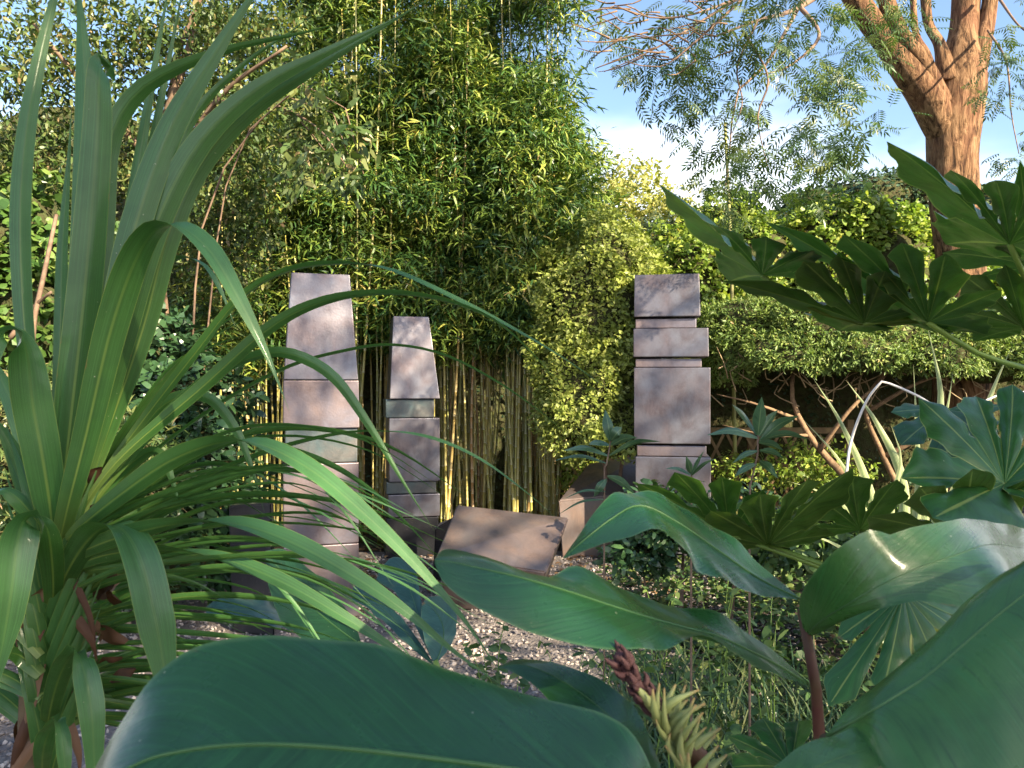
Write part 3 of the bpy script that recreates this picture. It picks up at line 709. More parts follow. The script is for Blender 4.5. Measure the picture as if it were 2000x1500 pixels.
shrub('ivy_bank', 'bright green ivy-covered bank at the edge behind the spiky plant', 'shrub',
      [E(40, 480, 110, 130, 6.5, .5), E(60, 640, 130, 130, 6.3, .5), E(-80, 600, 100, 200, 6.3, .5), E(180, 560, 80, 110, 6.8, .4), E(40, 930, 160, 230, 6.4, .4)], 11000, .075, .85, 'ivy_leaf', OVAL, 14, .75, .35, .72, clump=4,
      stems=[([(50, 1203, 6.0), (50, 900, 6.0), (65, 640, 5.8), (85, 540, 5.8), (110, 420, 6.0)], .034, .014), ([(20, 660, 5.8), (66, 600, 5.8), (100, 570, 5.7)], .02, .01)])
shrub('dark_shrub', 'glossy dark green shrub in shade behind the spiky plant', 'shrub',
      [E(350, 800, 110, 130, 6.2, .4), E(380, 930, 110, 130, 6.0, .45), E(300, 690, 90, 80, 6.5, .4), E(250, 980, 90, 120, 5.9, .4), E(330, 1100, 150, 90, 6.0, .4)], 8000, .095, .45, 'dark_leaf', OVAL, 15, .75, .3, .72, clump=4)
shrub('dwarf_bamboo', 'low bamboo-leaved bush with pale sunlit blades behind the spiky plant stem', 'shrub',
      [E(250, 880, 70, 80, 5.2, .3), E(60, 850, 110, 140, 5.4, .3), E(300, 930, 60, 60, 5.2, .3), E(150, 1080, 150, 150, 5.3, .3)], 6500, .10, .14, 'olive_leaf', LANCE, 16, .5, .35, .55, clump=5)
shrub('low_bush', 'dark leafy bush hiding the foot of the broad-slab column', 'shrub',
      [E(1330, 1030, 95, 62, 5.8, .35), E(1440, 1050, 90, 70, 5.6, .35), E(1250, 1075, 60, 40, 5.9, .3)], 3600, .085, .42, 'dark_leaf', OVAL, 17, .6, .4, .55, clump=4, tone_bias=.2, stems=[([(1330, 1215, 5.8), (1335, 1060, 5.8)], .02, .008), ([(1425, 1230, 5.6), (1440, 1080, 5.6)], .02, .008), ([(1270, 1205, 5.9), (1250, 1080, 5.9)], .015, .006)])
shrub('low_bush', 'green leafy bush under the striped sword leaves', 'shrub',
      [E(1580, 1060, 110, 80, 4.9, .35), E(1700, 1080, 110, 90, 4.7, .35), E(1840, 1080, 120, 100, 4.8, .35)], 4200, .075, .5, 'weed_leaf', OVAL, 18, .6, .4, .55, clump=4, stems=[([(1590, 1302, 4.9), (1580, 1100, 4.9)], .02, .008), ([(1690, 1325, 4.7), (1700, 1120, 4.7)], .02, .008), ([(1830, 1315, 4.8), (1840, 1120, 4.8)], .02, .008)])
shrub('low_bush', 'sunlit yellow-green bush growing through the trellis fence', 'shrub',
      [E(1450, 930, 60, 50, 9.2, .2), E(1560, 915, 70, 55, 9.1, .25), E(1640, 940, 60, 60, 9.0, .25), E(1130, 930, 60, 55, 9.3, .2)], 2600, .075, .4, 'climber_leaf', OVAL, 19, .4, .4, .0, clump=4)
shrub('side_hedge', 'leafy evergreen hedge at the edge behind the ivy bank', 'hedge',
      [E(-260, 620, 240, 330, 7.6, .7), E(-330, 900, 260, 260, 7.2, .7), E(-120, 420, 160, 200, 8.6, .7)], 6000, .085, .5, 'hedge_leaf', OVAL, 23, .78, .3, .86, tone_bias=.15)
def canopy_tree(name, label, trunk, branches, ells, n, L, W, mat, tpl, seed, clump, inner=.2, twig='twig'):
    b = P(*trunk[0][:3]); root = thing(name, label, 'tree', (b[0], b[1], 0))
    at(tube('trunk', [P(*p[:3]) for p in trunk], [p[3] for p in trunk], M[twig], None, 18, 9), root)
    for br in branches: at(tube('branch', [P(*p) for p in br[0]], [br[1], (br[1] + br[2]) / 2, br[2]], M[twig], None, 14, 6), root)
    q = np.random.default_rng(seed); pos, nor = shell_points(ells, n // clump, inner, .3, seed, False)
    tone = q.random(len(pos)); pos = np.repeat(pos, clump, 0) + q.normal(size=(len(pos) * clump, 3)) * L * .6; k = len(pos)
    X = nrm(q.normal(size=(k, 3)) + np.array([0, 0, -.5])); N = nrm(q.normal(size=(k, 3)) * .6 + np.array([0, 0, 1])); ll = L * q.uniform(.6, 1.3, k)
    at(leaves('crown', tpl, pos, X, N, ll, ll * W, M[mat], None, tone=.5 * np.repeat(tone, clump) + .5 * q.random(k)), root)
    return root
canopy_tree('olive_tree', 'olive-brown leafy tree with drooping twigs and sky gaps behind the tall spiky leaves',
    [(330, 1150, 7.6, .11), (320, 700, 7.5, .09), (300, 350, 7.3, .06), (380, 60, 7.0, .03)],
    [([(300, 400, 7.3), (420, 200, 6.8), (560, 90, 6.4)], .04, .01), ([(310, 330, 7.3), (160, 160, 7.0), (60, 40, 6.8)], .04, .012), ([(320, 300, 7.3), (350, 100, 7.2), (420, -60, 7.0)], .035, .012),
     ([(420, 200, 6.8), (520, 200, 6.5), (620, 250, 6.2), (680, 330, 6.0)], .02, .004), ([(430, 210, 6.8), (560, 220, 6.4), (640, 300, 6.2)], .016, .004)],
    [E(80, 120, 190, 170, 7.0, .8), E(300, 90, 170, 130, 7.2, .8), E(480, 60, 150, 100, 7.0, .7), E(230, 320, 240, 130, 7.4, .6), E(60, 320, 170, 110, 7.2, .6), E(470, 300, 130, 170, 7.2, .6), E(600, 260, 90, 120, 6.4, .4), E(430, 480, 150, 120, 7.6, .5)],
    21000, .075, .34, 'olive_leaf', OVAL, 21, 6, .1)
shrub('drooping_shrub', 'arching shrub with pale pointed leaves hanging in front of the dark bamboo', 'shrub',
      [E(630, 160, 70, 60, 5.8, .3), E(690, 260, 45, 70, 5.7, .25), E(600, 330, 60, 60, 5.9, .3), E(690, 350, 30, 40, 5.7, .2)], 420, .11, .32, 'olive_leaf', OVAL, 22, .2, .3, 0, droop=.9, clump=5,
      stems=[([(350, 1170, 6.5), (370, 800, 6.5), (400, 420, 6.4), (520, 220, 6.1), (620, 160, 5.8), (690, 240, 5.7), (710, 340, 5.7)], .014, .004), ([(360, 1170, 6.5), (400, 700, 6.5), (450, 330, 6.3), (560, 190, 6.0), (650, 220, 5.8), (690, 330, 5.7)], .012, .003)])

# big tree at the side with pinnate leaves
def big_tree():
    d = 9.3
    root = thing('big_tree', 'big tree with a forked orange-brown trunk standing over the hedge', 'tree', (xpx(1875, d), d, 0))
    def limb(nm, pts, sides=14):
        C = crom([[*P(*p[:3]), p[3] / F_PX * p[2] / 2 * .84] for p in pts], 46); V, fs = tube_geo(C[:, :3], C[:, 3], sides + 6)
        k_ = np.random.default_rng(len(nm) + pts[0][1]).normal(size=(9, 3)) * np.array([5, 5, 1.6]); w_ = np.mean(np.sin(V @ k_.T + np.arange(9)), 1)
        ctr_ = np.repeat(C[:, :3], sides + 6, 0); V = V + (V - ctr_) * (.28 * w_)[:, None]
        at(build(nm, V, fs, M['bark']), root)
    limb('trunk', [(1885, 1120, d, 150), (1880, 700, d, 118), (1878, 540, d, 108), (1868, 400, d, 100), (1862, 300, d, 104), (1866, 220, d, 118), (1876, 150, d, 112), (1884, 60, d, 66), (1890, -60, d, 60)], 18)
    limb('limb', [(1850, 270, d, 70), (1810, 190, d - .1, 74), (1755, 115, d - .2, 66), (1700, 40, d - .3, 58), (1650, -30, d - .4, 54), (1600, -80, d - .6, 46)])
    limb('limb', [(1845, 200, d - .15, 40), (1800, 120, d - .25, 42), (1755, 60, d - .35, 40), (1715, -40, d - .4, 36)])
    limb('limb', [(1838, 190, d - .2, 22), (1812, 110, d - .3, 18), (1788, 60, d - .3, 15), (1782, -60, d - .3, 14)], 8)
    limb('limb', [(1850, 160, d - .1, 60), (1836, 90, d - .1, 34), (1812, 40, d, 26), (1806, -60, d, 24)], 10)
    limb('limb', [(1895, 170, d, 60), (1915, 90, d - .1, 44), (1930, 30, d - .1, 34), (1940, -60, d - .1, 32)], 10)
    # outer branches, drooping in front of the sky
    br = [([(1640, -40, 8.8), (1560, 15, 7.5), (1480, 40, 6.5), (1400, 70, 6.0)], .05, .012), ([(1600, -60, 8.6), (1500, 120, 6.6), (1440, 180, 6.2), (1425, 300, 6.1), (1415, 380, 6.1)], .035, .006),
          ([(1560, 10, 7.5), (1600, 70, 7.0), (1540, 130, 6.7), (1490, 145, 6.6)], .03, .008), ([(1500, -40, 6.5), (1340, 60, 5.6), (1250, 110, 5.4), (1180, 140, 5.3)], .022, .004),
          ([(1520, -40, 6.3), (1380, 20, 5.5), (1280, 35, 5.3), (1200, 10, 5.2)], .022, .004), ([(1480, -30, 6.0), (1360, 80, 5.4), (1290, 130, 5.2), (1220, 120, 5.2)], .018, .004),
          ([(1450, 60, 6.2), (1500, 150, 6.1), (1480, 230, 6.0), (1500, 330, 6.0)], .016, .004), ([(1480, 40, 6.4), (1440, 130, 6.2), (1450, 200, 6.1), (1430, 260, 6.1)], .016, .004),
          ([(1930, 60, 9), (1965, 120, 8), (1975, 220, 7.5), (1990, 300, 7.3)], .02, .005), ([(1940, -20, 9), (1990, 50, 8), (2030, 70, 7.6)], .025, .008)]
    for pts, r0, r1 in br: at(tube('branch', [P(*p) for p in pts], [r0 * .8, (r0 + r1) * .4, r1 * .8], M['twig'], None, 16, 6), root)
    q = np.random.default_rng(31); geos = []
    for i in range(46):
        a = P(q.uniform(1190, 1440), q.uniform(-20, 120), q.uniform(5.0, 5.8)); b = a + np.array([-q.uniform(.1, .4), q.normal() * .1, q.uniform(-.12, .12)])
        geos.append(tube_geo(crom([a, (a + b) / 2 + q.normal(size=3) * .035, b], 6), np.linspace(.007, .0025, 6), 4))
    V, fs = merge(geos); at(build('twigs', V, fs, M['yew_wood']), root)
    spots = [(1235, 110), (1215, 60), (1290, 60), (1330, 205), (1300, 150), (1400, 125), (1390, 180), (1350, 170), (1440, 250), (1420, 320), (1480, 325), (1385, 345), (1450, 370), (1540, 285), (1580, 300), (1590, 50), (1640, 60), (1600, 140),
             (1640, 165), (1660, 200), (1630, 240), (1560, 215), (1510, 90), (1460, 60), (1530, 150), (1690, 50), (1710, 110), (1960, 90), (1955, 190), (1990, 260), (1935, 150), (1985, 330), (1470, 290), (1620, 330), (1550, 30), (1500, 10), (1420, 30), (1740, 20), (1780, 40), (1985, 30), (1590, 350), (1670, 130), (1350, 20), (1370, 90)]
    ctr = np.concatenate([P(a_, b_, (6.1 if a_ < 1680 else 7.6) + q.normal() * .35) + q.normal(size=(5, 3)) * [.13, .25, .11] for a_, b_ in spots]); m = 5
    pos = np.repeat(ctr, m, 0) + q.normal(size=(len(ctr) * m, 3)) * [.05, .05, .04]; k = len(pos)
    az = q.random(k) * 6.28; X = np.stack([np.cos(az), np.sin(az), q.normal(size=k) * .35 - .45], 1); N = nrm(q.normal(size=(k, 3)) * .5 + np.array([0, 0, 1]))
    L = q.uniform(.14, .25, k)
    at(leaves('crown', PINN, pos, X, N, L, L, M['ash_leaf'], None, tone=.6 * np.repeat(q.random(len(ctr)), m) + .4 * q.random(k)), root)
big_tree()
tag(tube('garden_cane', [P(1438, 1020, 9.4), P(1432, 700, 9.4), P(1427, 480, 9.4), P(1416, 240, 9.4)], [.024, .024, .022, .018], M['cane'], None, 12, 8), 'tall straight green cane rising from the yew top into the drooping branches', 'cane')

# unseen tree behind the viewer, crown clumps placed to shade plants and dapple columns
def shade_tree():
    q = np.random.default_rng(77); S = np.array(SUN_DIR); el = math.radians(SUN_EL)
    h = nrm(np.cross([0, 0, 1.], S)); u = np.cross(S, h)
    O = np.array([.2, .8, 1.7]) + S * 10
    base = np.array([O[0] + 1.0, O[1] + .5, 0]); root = thing('shade_tree', 'broad tree behind the viewer, seen only by its dappled shade', 'tree', tuple(base))
    at(tube('trunk', [base, base + [0, .1, 2.5], base + [.2, .2, 5], base + [.6, .4, 9.5]], [.28, .22, .16, .06], M['bark'], None, 14, 9), root)
    Ps = []
    def clump(a, b, n, sx=.27, sz=.24): Ps.append(O + h * a + u * b + S * q.normal() * .6 + q.normal(size=(n, 3)) * [sx, .3, sz])
    for a in np.arange(-2.0, 2.2, .42):                    # close clumps placed to shade the near plants
        for b in np.arange(-1.6, 1.5, .42):
            if q.random() > .11 and not (-.02 < a < 1.0 and -.66 < b < -.02) and not (-.6 < a < -.3 and -.1 < b < .3): clump(a + q.normal() * .1, b + q.normal() * .1, 165)  # gaps left so sun flecks reach the lobed and spiky leaves
    for a in np.arange(2.4, 9.0, .5):                      # lower clumps placed to shade the planting bed
        for b in np.arange(-2.6, -.35, .5):
            if q.random() > .25: clump(a + q.normal() * .15, b + q.normal() * .15, 90)
    for i in range(24):
        a, b = q.uniform(1.7, 4.7), q.uniform(.4, 3.2)
        if not (3.2 < a < 4.0 and b < 1.5) and not (2.1 < a < 2.8 and b < 2.2): clump(a, b, int(q.uniform(25, 70)), .2, .16)
    for i in range(6): clump(q.uniform(5.35, 5.9), q.uniform(.7, 2.1), int(q.uniform(25, 45)), .12, .11)
    for i in range(4): clump(q.uniform(2.15, 2.75), q.uniform(2.2, 3.1), int(q.uniform(30, 60)), .13, .10)
    for i in range(7): clump(q.uniform(3.9, 4.5), q.uniform(1.4, 2.5), int(q.uniform(30, 60)), .13, .10)
    for i in range(8): clump(q.uniform(7.5, 11), q.uniform(.5, 4.5), int(q.uniform(25, 60)), .2, .16)
    for i in range(17): clump(q.uniform(2.9, 4.9), q.uniform(3.2, 8.2), int(q.uniform(40, 100)), .24, .2)
    for i in range(6): clump(q.uniform(5.0, 6.5), q.uniform(3.6, 8.0), int(q.uniform(30, 70)), .2, .18)
    pos = np.concatenate(Ps); k = len(pos)
    L = q.uniform(.10, .20, k); q2 = np.random.default_rng(5); at(leaves('crown', OVAL, pos, nrm(q2.normal(size=(k, 3))), nrm(q2.normal(size=(k, 3))), L, L * .5, M['ash_leaf'], None, tone=q2.random(k)), root)
    for i in range(16):
        a0 = base + np.array([.1, .2, q.uniform(2.5, 8)]); b0 = O + h * q.uniform(-1.5, 9) + u * q.uniform(0, 5)
        at(tube('branch', [a0, (a0 + b0) / 2 + [0, 0, .4], b0], [.09, .05, .012], M['bark'], None, 10, 6), root)
shade_tree()

# ================================================================== MIDDLE-DISTANCE PLANTS
def phormium():
    root = thing('striped_flax', 'cream and green striped sword-leaved plant under the yew', 'plant', (xpx(1770, 4.2), 4.2, 0))
    bl = [[(1740, 1130, 4.2, 30), (1700, 960, 4.2, 32, 20), (1645, 830, 4.15, 26, 30), (1588, 738, 4.1, 10, 30)],
          [(1760, 1130, 4.2, 30), (1765, 950, 4.2, 34, 10), (1715, 830, 4.2, 30, 20), (1652, 742, 4.2, 10, 20)],
          [(1790, 1130, 4.3, 36), (1815, 930, 4.3, 36, 20), (1838, 780, 4.3, 32, 10), (1812, 640, 4.3, 8, 10)],
          [(1780, 1130, 4.2, 28), (1795, 950, 4.2, 28, 30), (1790, 820, 4.2, 20, 40), (1784, 712, 4.2, 6, 40)],
          [(1800, 1130, 4.1, 34), (1840, 980, 4.1, 34, 0), (1835, 880, 4.1, 34, 10), (1800, 820, 4.0, 12, 20)],
          [(1770, 1130, 4.3, 30), (1830, 900, 4.3, 30, 30), (1850, 800, 4.3, 20, 20), (1862, 725, 4.3, 6, 20)],
          [(1750, 1130, 4.2, 24), (1690, 1000, 4.2, 24, 30), (1640, 900, 4.1, 18, 30), (1560, 810, 4.0, 6, 30)],
          [(1810, 1130, 4.3, 34), (1890, 900, 4.3, 34, 20), (1940, 760, 4.3, 26, 10), (1975, 680, 4.3, 8, 10)],
          [(1730, 1130, 4.1, 24), (1670, 1010, 4.1, 24, 30), (1600, 960, 4.0, 16, 40), (1540, 940, 3.9, 5, 40)],
          [(1820, 1130, 4.2, 30), (1900, 980, 4.2, 30, 20), (1960, 880, 4.2, 22, 20), (2020, 820, 4.2, 8, 20)],
          [(1760, 1130, 4.0, 28), (1740, 1000, 4.0, 28, 10), (1760, 900, 4.0, 22, 20), (1740, 830, 4.0, 6, 20)],
          [(1720, 1130, 4.1, 26), (1660, 1080, 4.0, 24, 40), (1600, 1050, 3.9, 16, 50), (1560, 1060, 3.8, 5, 50)]]
    for b in bl:
        b = [(1768 + (b[0][0] - 1768) * .5, 1392, 4.24, b[0][3] * .5)] + [(p_[0], p_[1], p_[2], p_[3] * .64, *p_[4:]) for p_ in b]
        at(ribbon('leaf', b, M['phormium'], None, 24, 4, .5, .7, .03, .4), root)
phormium()
tag(tube('dry_stalk', [P(1652, 935, 3.6), P(1662, 862, 3.6), P(1690, 788, 3.55), P(1716, 752, 3.5), P(1730, 747, 3.5), P(1790, 772, 3.5), P(1850, 806, 3.5), P(1890, 800, 3.5), P(1950, 772, 3.5), P(2010, 765, 3.5)],
    [.0065, .0065, .006, .0055, .0055, .005, .005, .005], M['dry_stem'], None, 40, 7), 'bent white dry stalk arching over the striped sword leaves', 'stalk')

def shoot(label, stem, whorls, seed):
    q = np.random.default_rng(seed); b = P(*stem[0]); root = thing('leafy_shoot', label, 'plant', (b[0], b[1], 0), 'blue-green leafy shoots')
    C = [np.array([b[0], b[1], 0])] + [P(*p) for p in stem]
    at(tube('stem', C, [.005, .0045, .004, .003], M['twig'], None, 18, 6), root)
    d = stem[0][2]
    for (px, py, tx, ty, w, rl) in whorls:
        mx, my = (px + tx) / 2, (py + ty) / 2 - abs(tx - px) * .12
        at(ribbon('leaf', [(px, py, d, w, rl), (mx, my, d + q.uniform(-.06, .06), w, rl), (tx, ty, d + q.uniform(-.1, .05), w * .6, rl)], M['shoot'], None, 12, 4, .3, .25, .03, .45), root)
    return root
shoot('dark-stemmed leafy shoot in front of the brown block', [(1180, 985, 2.9), (1183, 920, 2.9), (1193, 860, 2.9)],
      [(1193, 862, 1182, 800, 22, 20), (1193, 862, 1215, 835, 24, 20), (1193, 870, 1245, 855, 22, 40), (1190, 890, 1290, 862, 16, 50), (1188, 890, 1100, 880, 16, 45), (1186, 905, 1080, 900, 12, 55), (1184, 935, 1160, 970, 18, 20), (1186, 930, 1240, 965, 18, 30), (1184, 960, 1100, 975, 9, 60), (1182, 975, 1090, 1005, 9, 60), (1190, 870, 1150, 868, 18, 45)], 1)
shoot('taller leafy shoot beside the broad-slab column', [(1465, 945, 2.7), (1483, 890, 2.7), (1480, 850, 2.7)],
      [(1480, 850, 1488, 775, 26, 20), (1478, 850, 1430, 790, 14, 40), (1482, 852, 1520, 800, 20, 30), (1480, 855, 1380, 850, 20, 45), (1484, 860, 1580, 858, 20, 50), (1484, 862, 1560, 812, 22, 30), (1484, 880, 1530, 895, 16, 40), (1480, 880, 1430, 905, 14, 40), (1484, 900, 1520, 935, 18, 30), (1478, 905, 1436, 930, 16, 30), (1482, 865, 1530, 880, 20, 50)], 2)
shoot('small leafy shoot against the foot of the broad-slab column', [(1350, 1000, 2.6), (1352, 950, 2.6), (1350, 925, 2.6)],
      [(1350, 925, 1340, 890, 14, 20), (1350, 928, 1300, 915, 9, 40), (1350, 930, 1400, 895, 9, 40), (1351, 940, 1385, 985, 16, 30), (1350, 940, 1310, 960, 10, 40), (1350, 930, 1375, 880, 8, 30)], 3)

def weed(px, py, d, label, n, seed, L=.055, sp=.14, h=.25):
    q = np.random.default_rng(seed); top = P(px, py, d); root = thing('leafy_weed', label, 'weed', (top[0], top[1], 0), 'leafy weeds along the path')
    Ps, Xs = [], []
    for i in range(4):
        a = q.random() * 6.28; e = top + np.array([math.cos(a) * sp, math.sin(a) * sp, q.uniform(-.08, .06)])
        C = crom([np.array([top[0] + q.normal() * .03, top[1] + q.normal() * .03, 0]), (top + e) / 2 - [0, 0, h * .5], e], 10)
        at(build('stem', *tube_geo(C, np.linspace(.004, .0015, 10), 5), M['petiole']), root)
        k = n // 4; t = q.uniform(.45, 1, k); p = np.stack([np.interp(t, np.linspace(0, 1, 10), C[:, j]) for j in range(3)], 1); Ps.append(p)
        az = q.random(k) * 6.28; Xs.append(np.stack([np.cos(az), np.sin(az), q.normal(size=k) * .3 - .1], 1))
    pos, X = np.concatenate(Ps), np.concatenate(Xs); k = len(pos)
    l = L * q.uniform(.6, 1.3, k)
    at(leaves('foliage', OVAL, pos, X, nrm(q.normal(size=(k, 3)) * .4 + [0, 0, 1]), l, l * .5, M['weed_leaf'], None), root)
for i, (px, py, d, lb) in enumerate([(960, 1235, 3.6, 'small weed on the lit gravel under the long ginger leaf'), (1110, 1285, 3.0, 'small-leaved weed just under the middle of the long ginger leaf'), (1000, 1330, 3.2, 'wispy weed on the gravel nearest the big foreground leaf'),
        (1170, 1320, 2.8, 'leafy weed beside the ginger flower spike'), (1260, 1310, 2.7, 'bushy weed between the flower spike and the red stem'), (1340, 1330, 2.5, 'weed growing against the red ginger stem'), (1290, 1130, 4.2, 'weed beside the pale stone block'), (1400, 1110, 3.8, 'weed under the lobed leaves in the shaded bed'), (1060, 1380, 2.6, 'low weed over the edge of the big foreground leaf'), (1500, 1180, 3.0, 'weed behind the fork of the ginger leaves')]):
    weed(px, py, d, lb, 70, 60 + i)

def undergrowth():
    q = np.random.default_rng(91); geos_p, X, N, L, W, T = [], [], [], [], [], []
    n = 15000
    y = q.uniform(1.6, 8.3, n); x = q.uniform(.10, .80, n) * y + q.normal(size=n) * .1 + .15
    pos = np.stack([x, y, q.uniform(0, .42, n) * (.55 + .45 * np.sin(x * 5.3 + y * 3.1)) * np.clip((x / y - .08) * 6, .2, 1)], 1); az = q.random(n) * 6.28
    tag(leaves('undergrowth', OVAL, pos, np.stack([np.cos(az), np.sin(az), q.normal(size=n) * .4], 1), nrm(q.normal(size=(n, 3)) * .5 + [0, 0, 1]), q.uniform(.04, .11, n), q.uniform(.02, .05, n), M['weed_leaf'], None, tone=q.random(n)),
        'low mixed green undergrowth covering the planting bed', 'undergrowth', kind='stuff')
    # tufts of narrow grass
    m = 150; cx = q.uniform(.12, .62, m); cy = q.uniform(1.9, 4.2, m); k = 26
    base = np.repeat(np.stack([cx * cy + .1, cy, np.zeros(m)], 1), k, 0) + q.normal(size=(m * k, 3)) * [.05, .05, 0]
    az = q.random(m * k) * 6.28; le = q.uniform(.2, .55, m * k)
    Xg = nrm(np.stack([np.cos(az) * .5, np.sin(az) * .5, np.ones(m * k)], 1)); Ng = nrm(np.stack([-np.cos(az), -np.sin(az), np.full(m * k, .6)], 1))
    tpl = (np.array([[0, .5, 0], [0, -.5, 0], [.5, .5, .0], [.5, -.5, .0], [.8, .35, -.10], [.8, -.35, -.10], [1, 0, -.26]]), [np.array([[0, 1, 3, 2], [2, 3, 5, 4]]), np.array([[4, 5, 6]])])
    tag(leaves('grass', tpl, base, Xg, Ng, le, np.full(m * k, .009), M['grass_blade'], None), 'dark tufts of narrow grass in the planting bed', 'grass', kind='stuff')
    n = 1800; x = q.uniform(-3.5, 1.5, n); y = q.uniform(6.6, 9.8, n); pos = np.stack([x, y, q.uniform(.0, .03, n)], 1)
    tag(leaves('leaf_litter', OVAL, pos, np.c_[q.normal(size=(n, 2)), np.zeros(n)], nrm(q.normal(size=(n, 3)) * .35 + [0, 0, 1]), q.uniform(.05, .12, n), q.uniform(.015, .04, n), M['litter'], None), 'brown fallen leaves under the bamboo', 'leaf litter', kind='stuff')
undergrowth()

# ================================================================== FATSIA (lobed leaves)
def fatsia():
    root = thing('lobed_shrub', 'shrub with big glossy hand-shaped leaves on lime-green stalks', 'shrub', (1.35, 1.55, 0))
    top = np.array([1.30, 1.5, 1.15])
    at(tube('stem', [(1.35, 1.55, 0), (1.32, 1.52, .6), top, (1.31, 1.51, 1.6), (1.31, 1.51, 2.1)], [.022, .02, .017, .014, .010], M['pale_twig'], None, 16, 8), root)
    def leaf(J, tips, pet, up=(0, 0, 1), r=.0042, **kw):
        lf = at(palmate('leaf', J, tips, M['fatsia'], None, up=np.array(up, float), **kw), root)
        p0 = P(*pet[0]); zs = float(np.clip(p0[2] - .22, .5, 2.05)); sx = [np.array([1.31, 1.51, zs])]
        tube('petiole', sx + [P(*p) for p in pet] + [P(*J)], [r * 1.3, r * 1.2, r, r * .9], M['petiole'], lf, 18, 7)
    # upper leaves, seen from below and partly edge-on
    leaf((1488, 538, 1.15), [(1425, 545, 1.32), (1292, 348, .98), (1405, 432, .95), (1500, 452, .95), (1594, 482, .98), (1580, 545, 1.2)], [(2040, 615, 1.3), (1900, 618, 1.25), (1690, 632, 1.2), (1560, 590, 1.17)], seed=1, droop=.03, ts=.36, bulge=.22)
    leaf((1688, 632, 1.15), [(1640, 640, 1.35), (1412, 538, 1.05), (1570, 500, .98), (1640, 480, .96), (1730, 520, .96), (1800, 600, 1.1)], [(2040, 612, 1.25), (1900, 622, 1.2), (1780, 622, 1.17)], seed=2, droop=.03, ts=.36, bulge=.22)
    leaf((1812, 630, 1.08), [(1740, 620, 1.3), (1500, 418, .94), (1650, 445, .90), (1765, 462, .88), (1850, 485, .90), (1960, 560, .95), (1930, 650, 1.15)], [(2040, 745, 1.15), (1930, 700, 1.12), (1850, 655, 1.1)], seed=3, droop=.03, ts=.36, bulge=.22)
    leaf((1972, 478, 1.0), [(1850, 470, 1.2), (1738, 262, .86), (1862, 320, .84), (1950, 340, .82), (2050, 345, .84), (2110, 440, .9), (2060, 520, 1.1)], [(2050, 640, 1.15), (2010, 560, 1.05)], seed=4, droop=.03, ts=.36, bulge=.22)
    leaf((2000, 640, 1.2), [(1900, 660, 1.3), (1835, 590, 1.1), (1880, 520, 1.05), (1960, 500, 1.05), (2050, 560, 1.05)], [(2060, 720, 1.25), (2030, 670, 1.22)], seed=5, ts=.36, bulge=.22)
    leaf((2020, 520, 1.35), [(1900, 540, 1.4), (1835, 480, 1.25), (1930, 430, 1.2), (1985, 300, 1.2), (2080, 430, 1.2)], [(2080, 680, 1.4), (2050, 600, 1.38)], seed=6, ts=.36, bulge=.22)
    # middle leaves
    leaf((1962, 945, 1.15), [(2060, 985, 1.05), (2050, 850, 1.2), (1985, 740, 1.3), (1912, 765, 1.3), (1798, 768, 1.22), (1765, 925, 1.1), (1830, 1000, 1.0)], [(2080, 1150, 1.2), (2010, 1040, 1.18)], seed=7, droop=.05)
    leaf((1885, 1055, 1.25), [(2040, 1020, 1.2), (2000, 930, 1.1), (1895, 905, 1.05), (1790, 940, 1.06), (1690, 1000, 1.12), (1730, 1060, 1.25)], [(2040, 1200, 1.25), (1960, 1120, 1.2)], seed=8, droop=.03, ts=.4, bulge=.24)
    leaf((1425, 1045, 1.35), [(1540, 1035, 1.3), (1490, 950, 1.2), (1410, 922, 1.15), (1318, 912, 1.15), (1245, 935, 1.2), (1310, 1020, 1.4)], [(1900, 1170, 1.4), (1700, 1140, 1.34), (1540, 1085, 1.28)], seed=9, droop=.03, ts=.4, bulge=.24)
    leaf((1500, 1065, 1.3), [(1630, 1040, 1.3), (1662, 905, 1.12), (1575, 925, 1.06), (1480, 955, 1.06), (1385, 990, 1.14), (1380, 1060, 1.3)], [(1900, 1190, 1.35), (1720, 1150, 1.28), (1600, 1100, 1.2)], seed=10, droop=.03, ts=.4, bulge=.24)
    leaf((1680, 1035, 1.4), [(1790, 1010, 1.4), (1750, 930, 1.25), (1660, 920, 1.2), (1580, 955, 1.25), (1570, 1030, 1.4)], [(1900, 1180, 1.4), (1780, 1090, 1.35)], seed=11, droop=.03, ts=.4, bulge=.24)
    leaf((1850, 800, 1.45), [(1960, 790, 1.4), (1930, 860, 1.3), (1850, 890, 1.28), (1760, 860, 1.34), (1740, 800, 1.44)], [(2060, 900, 1.5), (1960, 830, 1.46)], seed=12, droop=.05)
    # low drooping leaf, sunlit from above
    leaf((1765, 1158, .92), [(1945, 1195, .98), (1935, 1270, .9), (1850, 1330, .86), (1730, 1345, .84), (1625, 1368, .85), (1640, 1240, .92)], [(2080, 1300, 1.1), (1960, 1190, 1.02), (1860, 1140, .96)], seed=13, droop=.08, up=(0, -.6, .6))
    leaf((1545, 1500, .9), [(1590, 1450, .9), (1560, 1400, 1.0), (1490, 1395, 1.0), (1420, 1430, .95), (1430, 1490, .86)], [(1700, 1640, 1.0), (1620, 1560, .95)], seed=14, droop=.05)
fatsia()

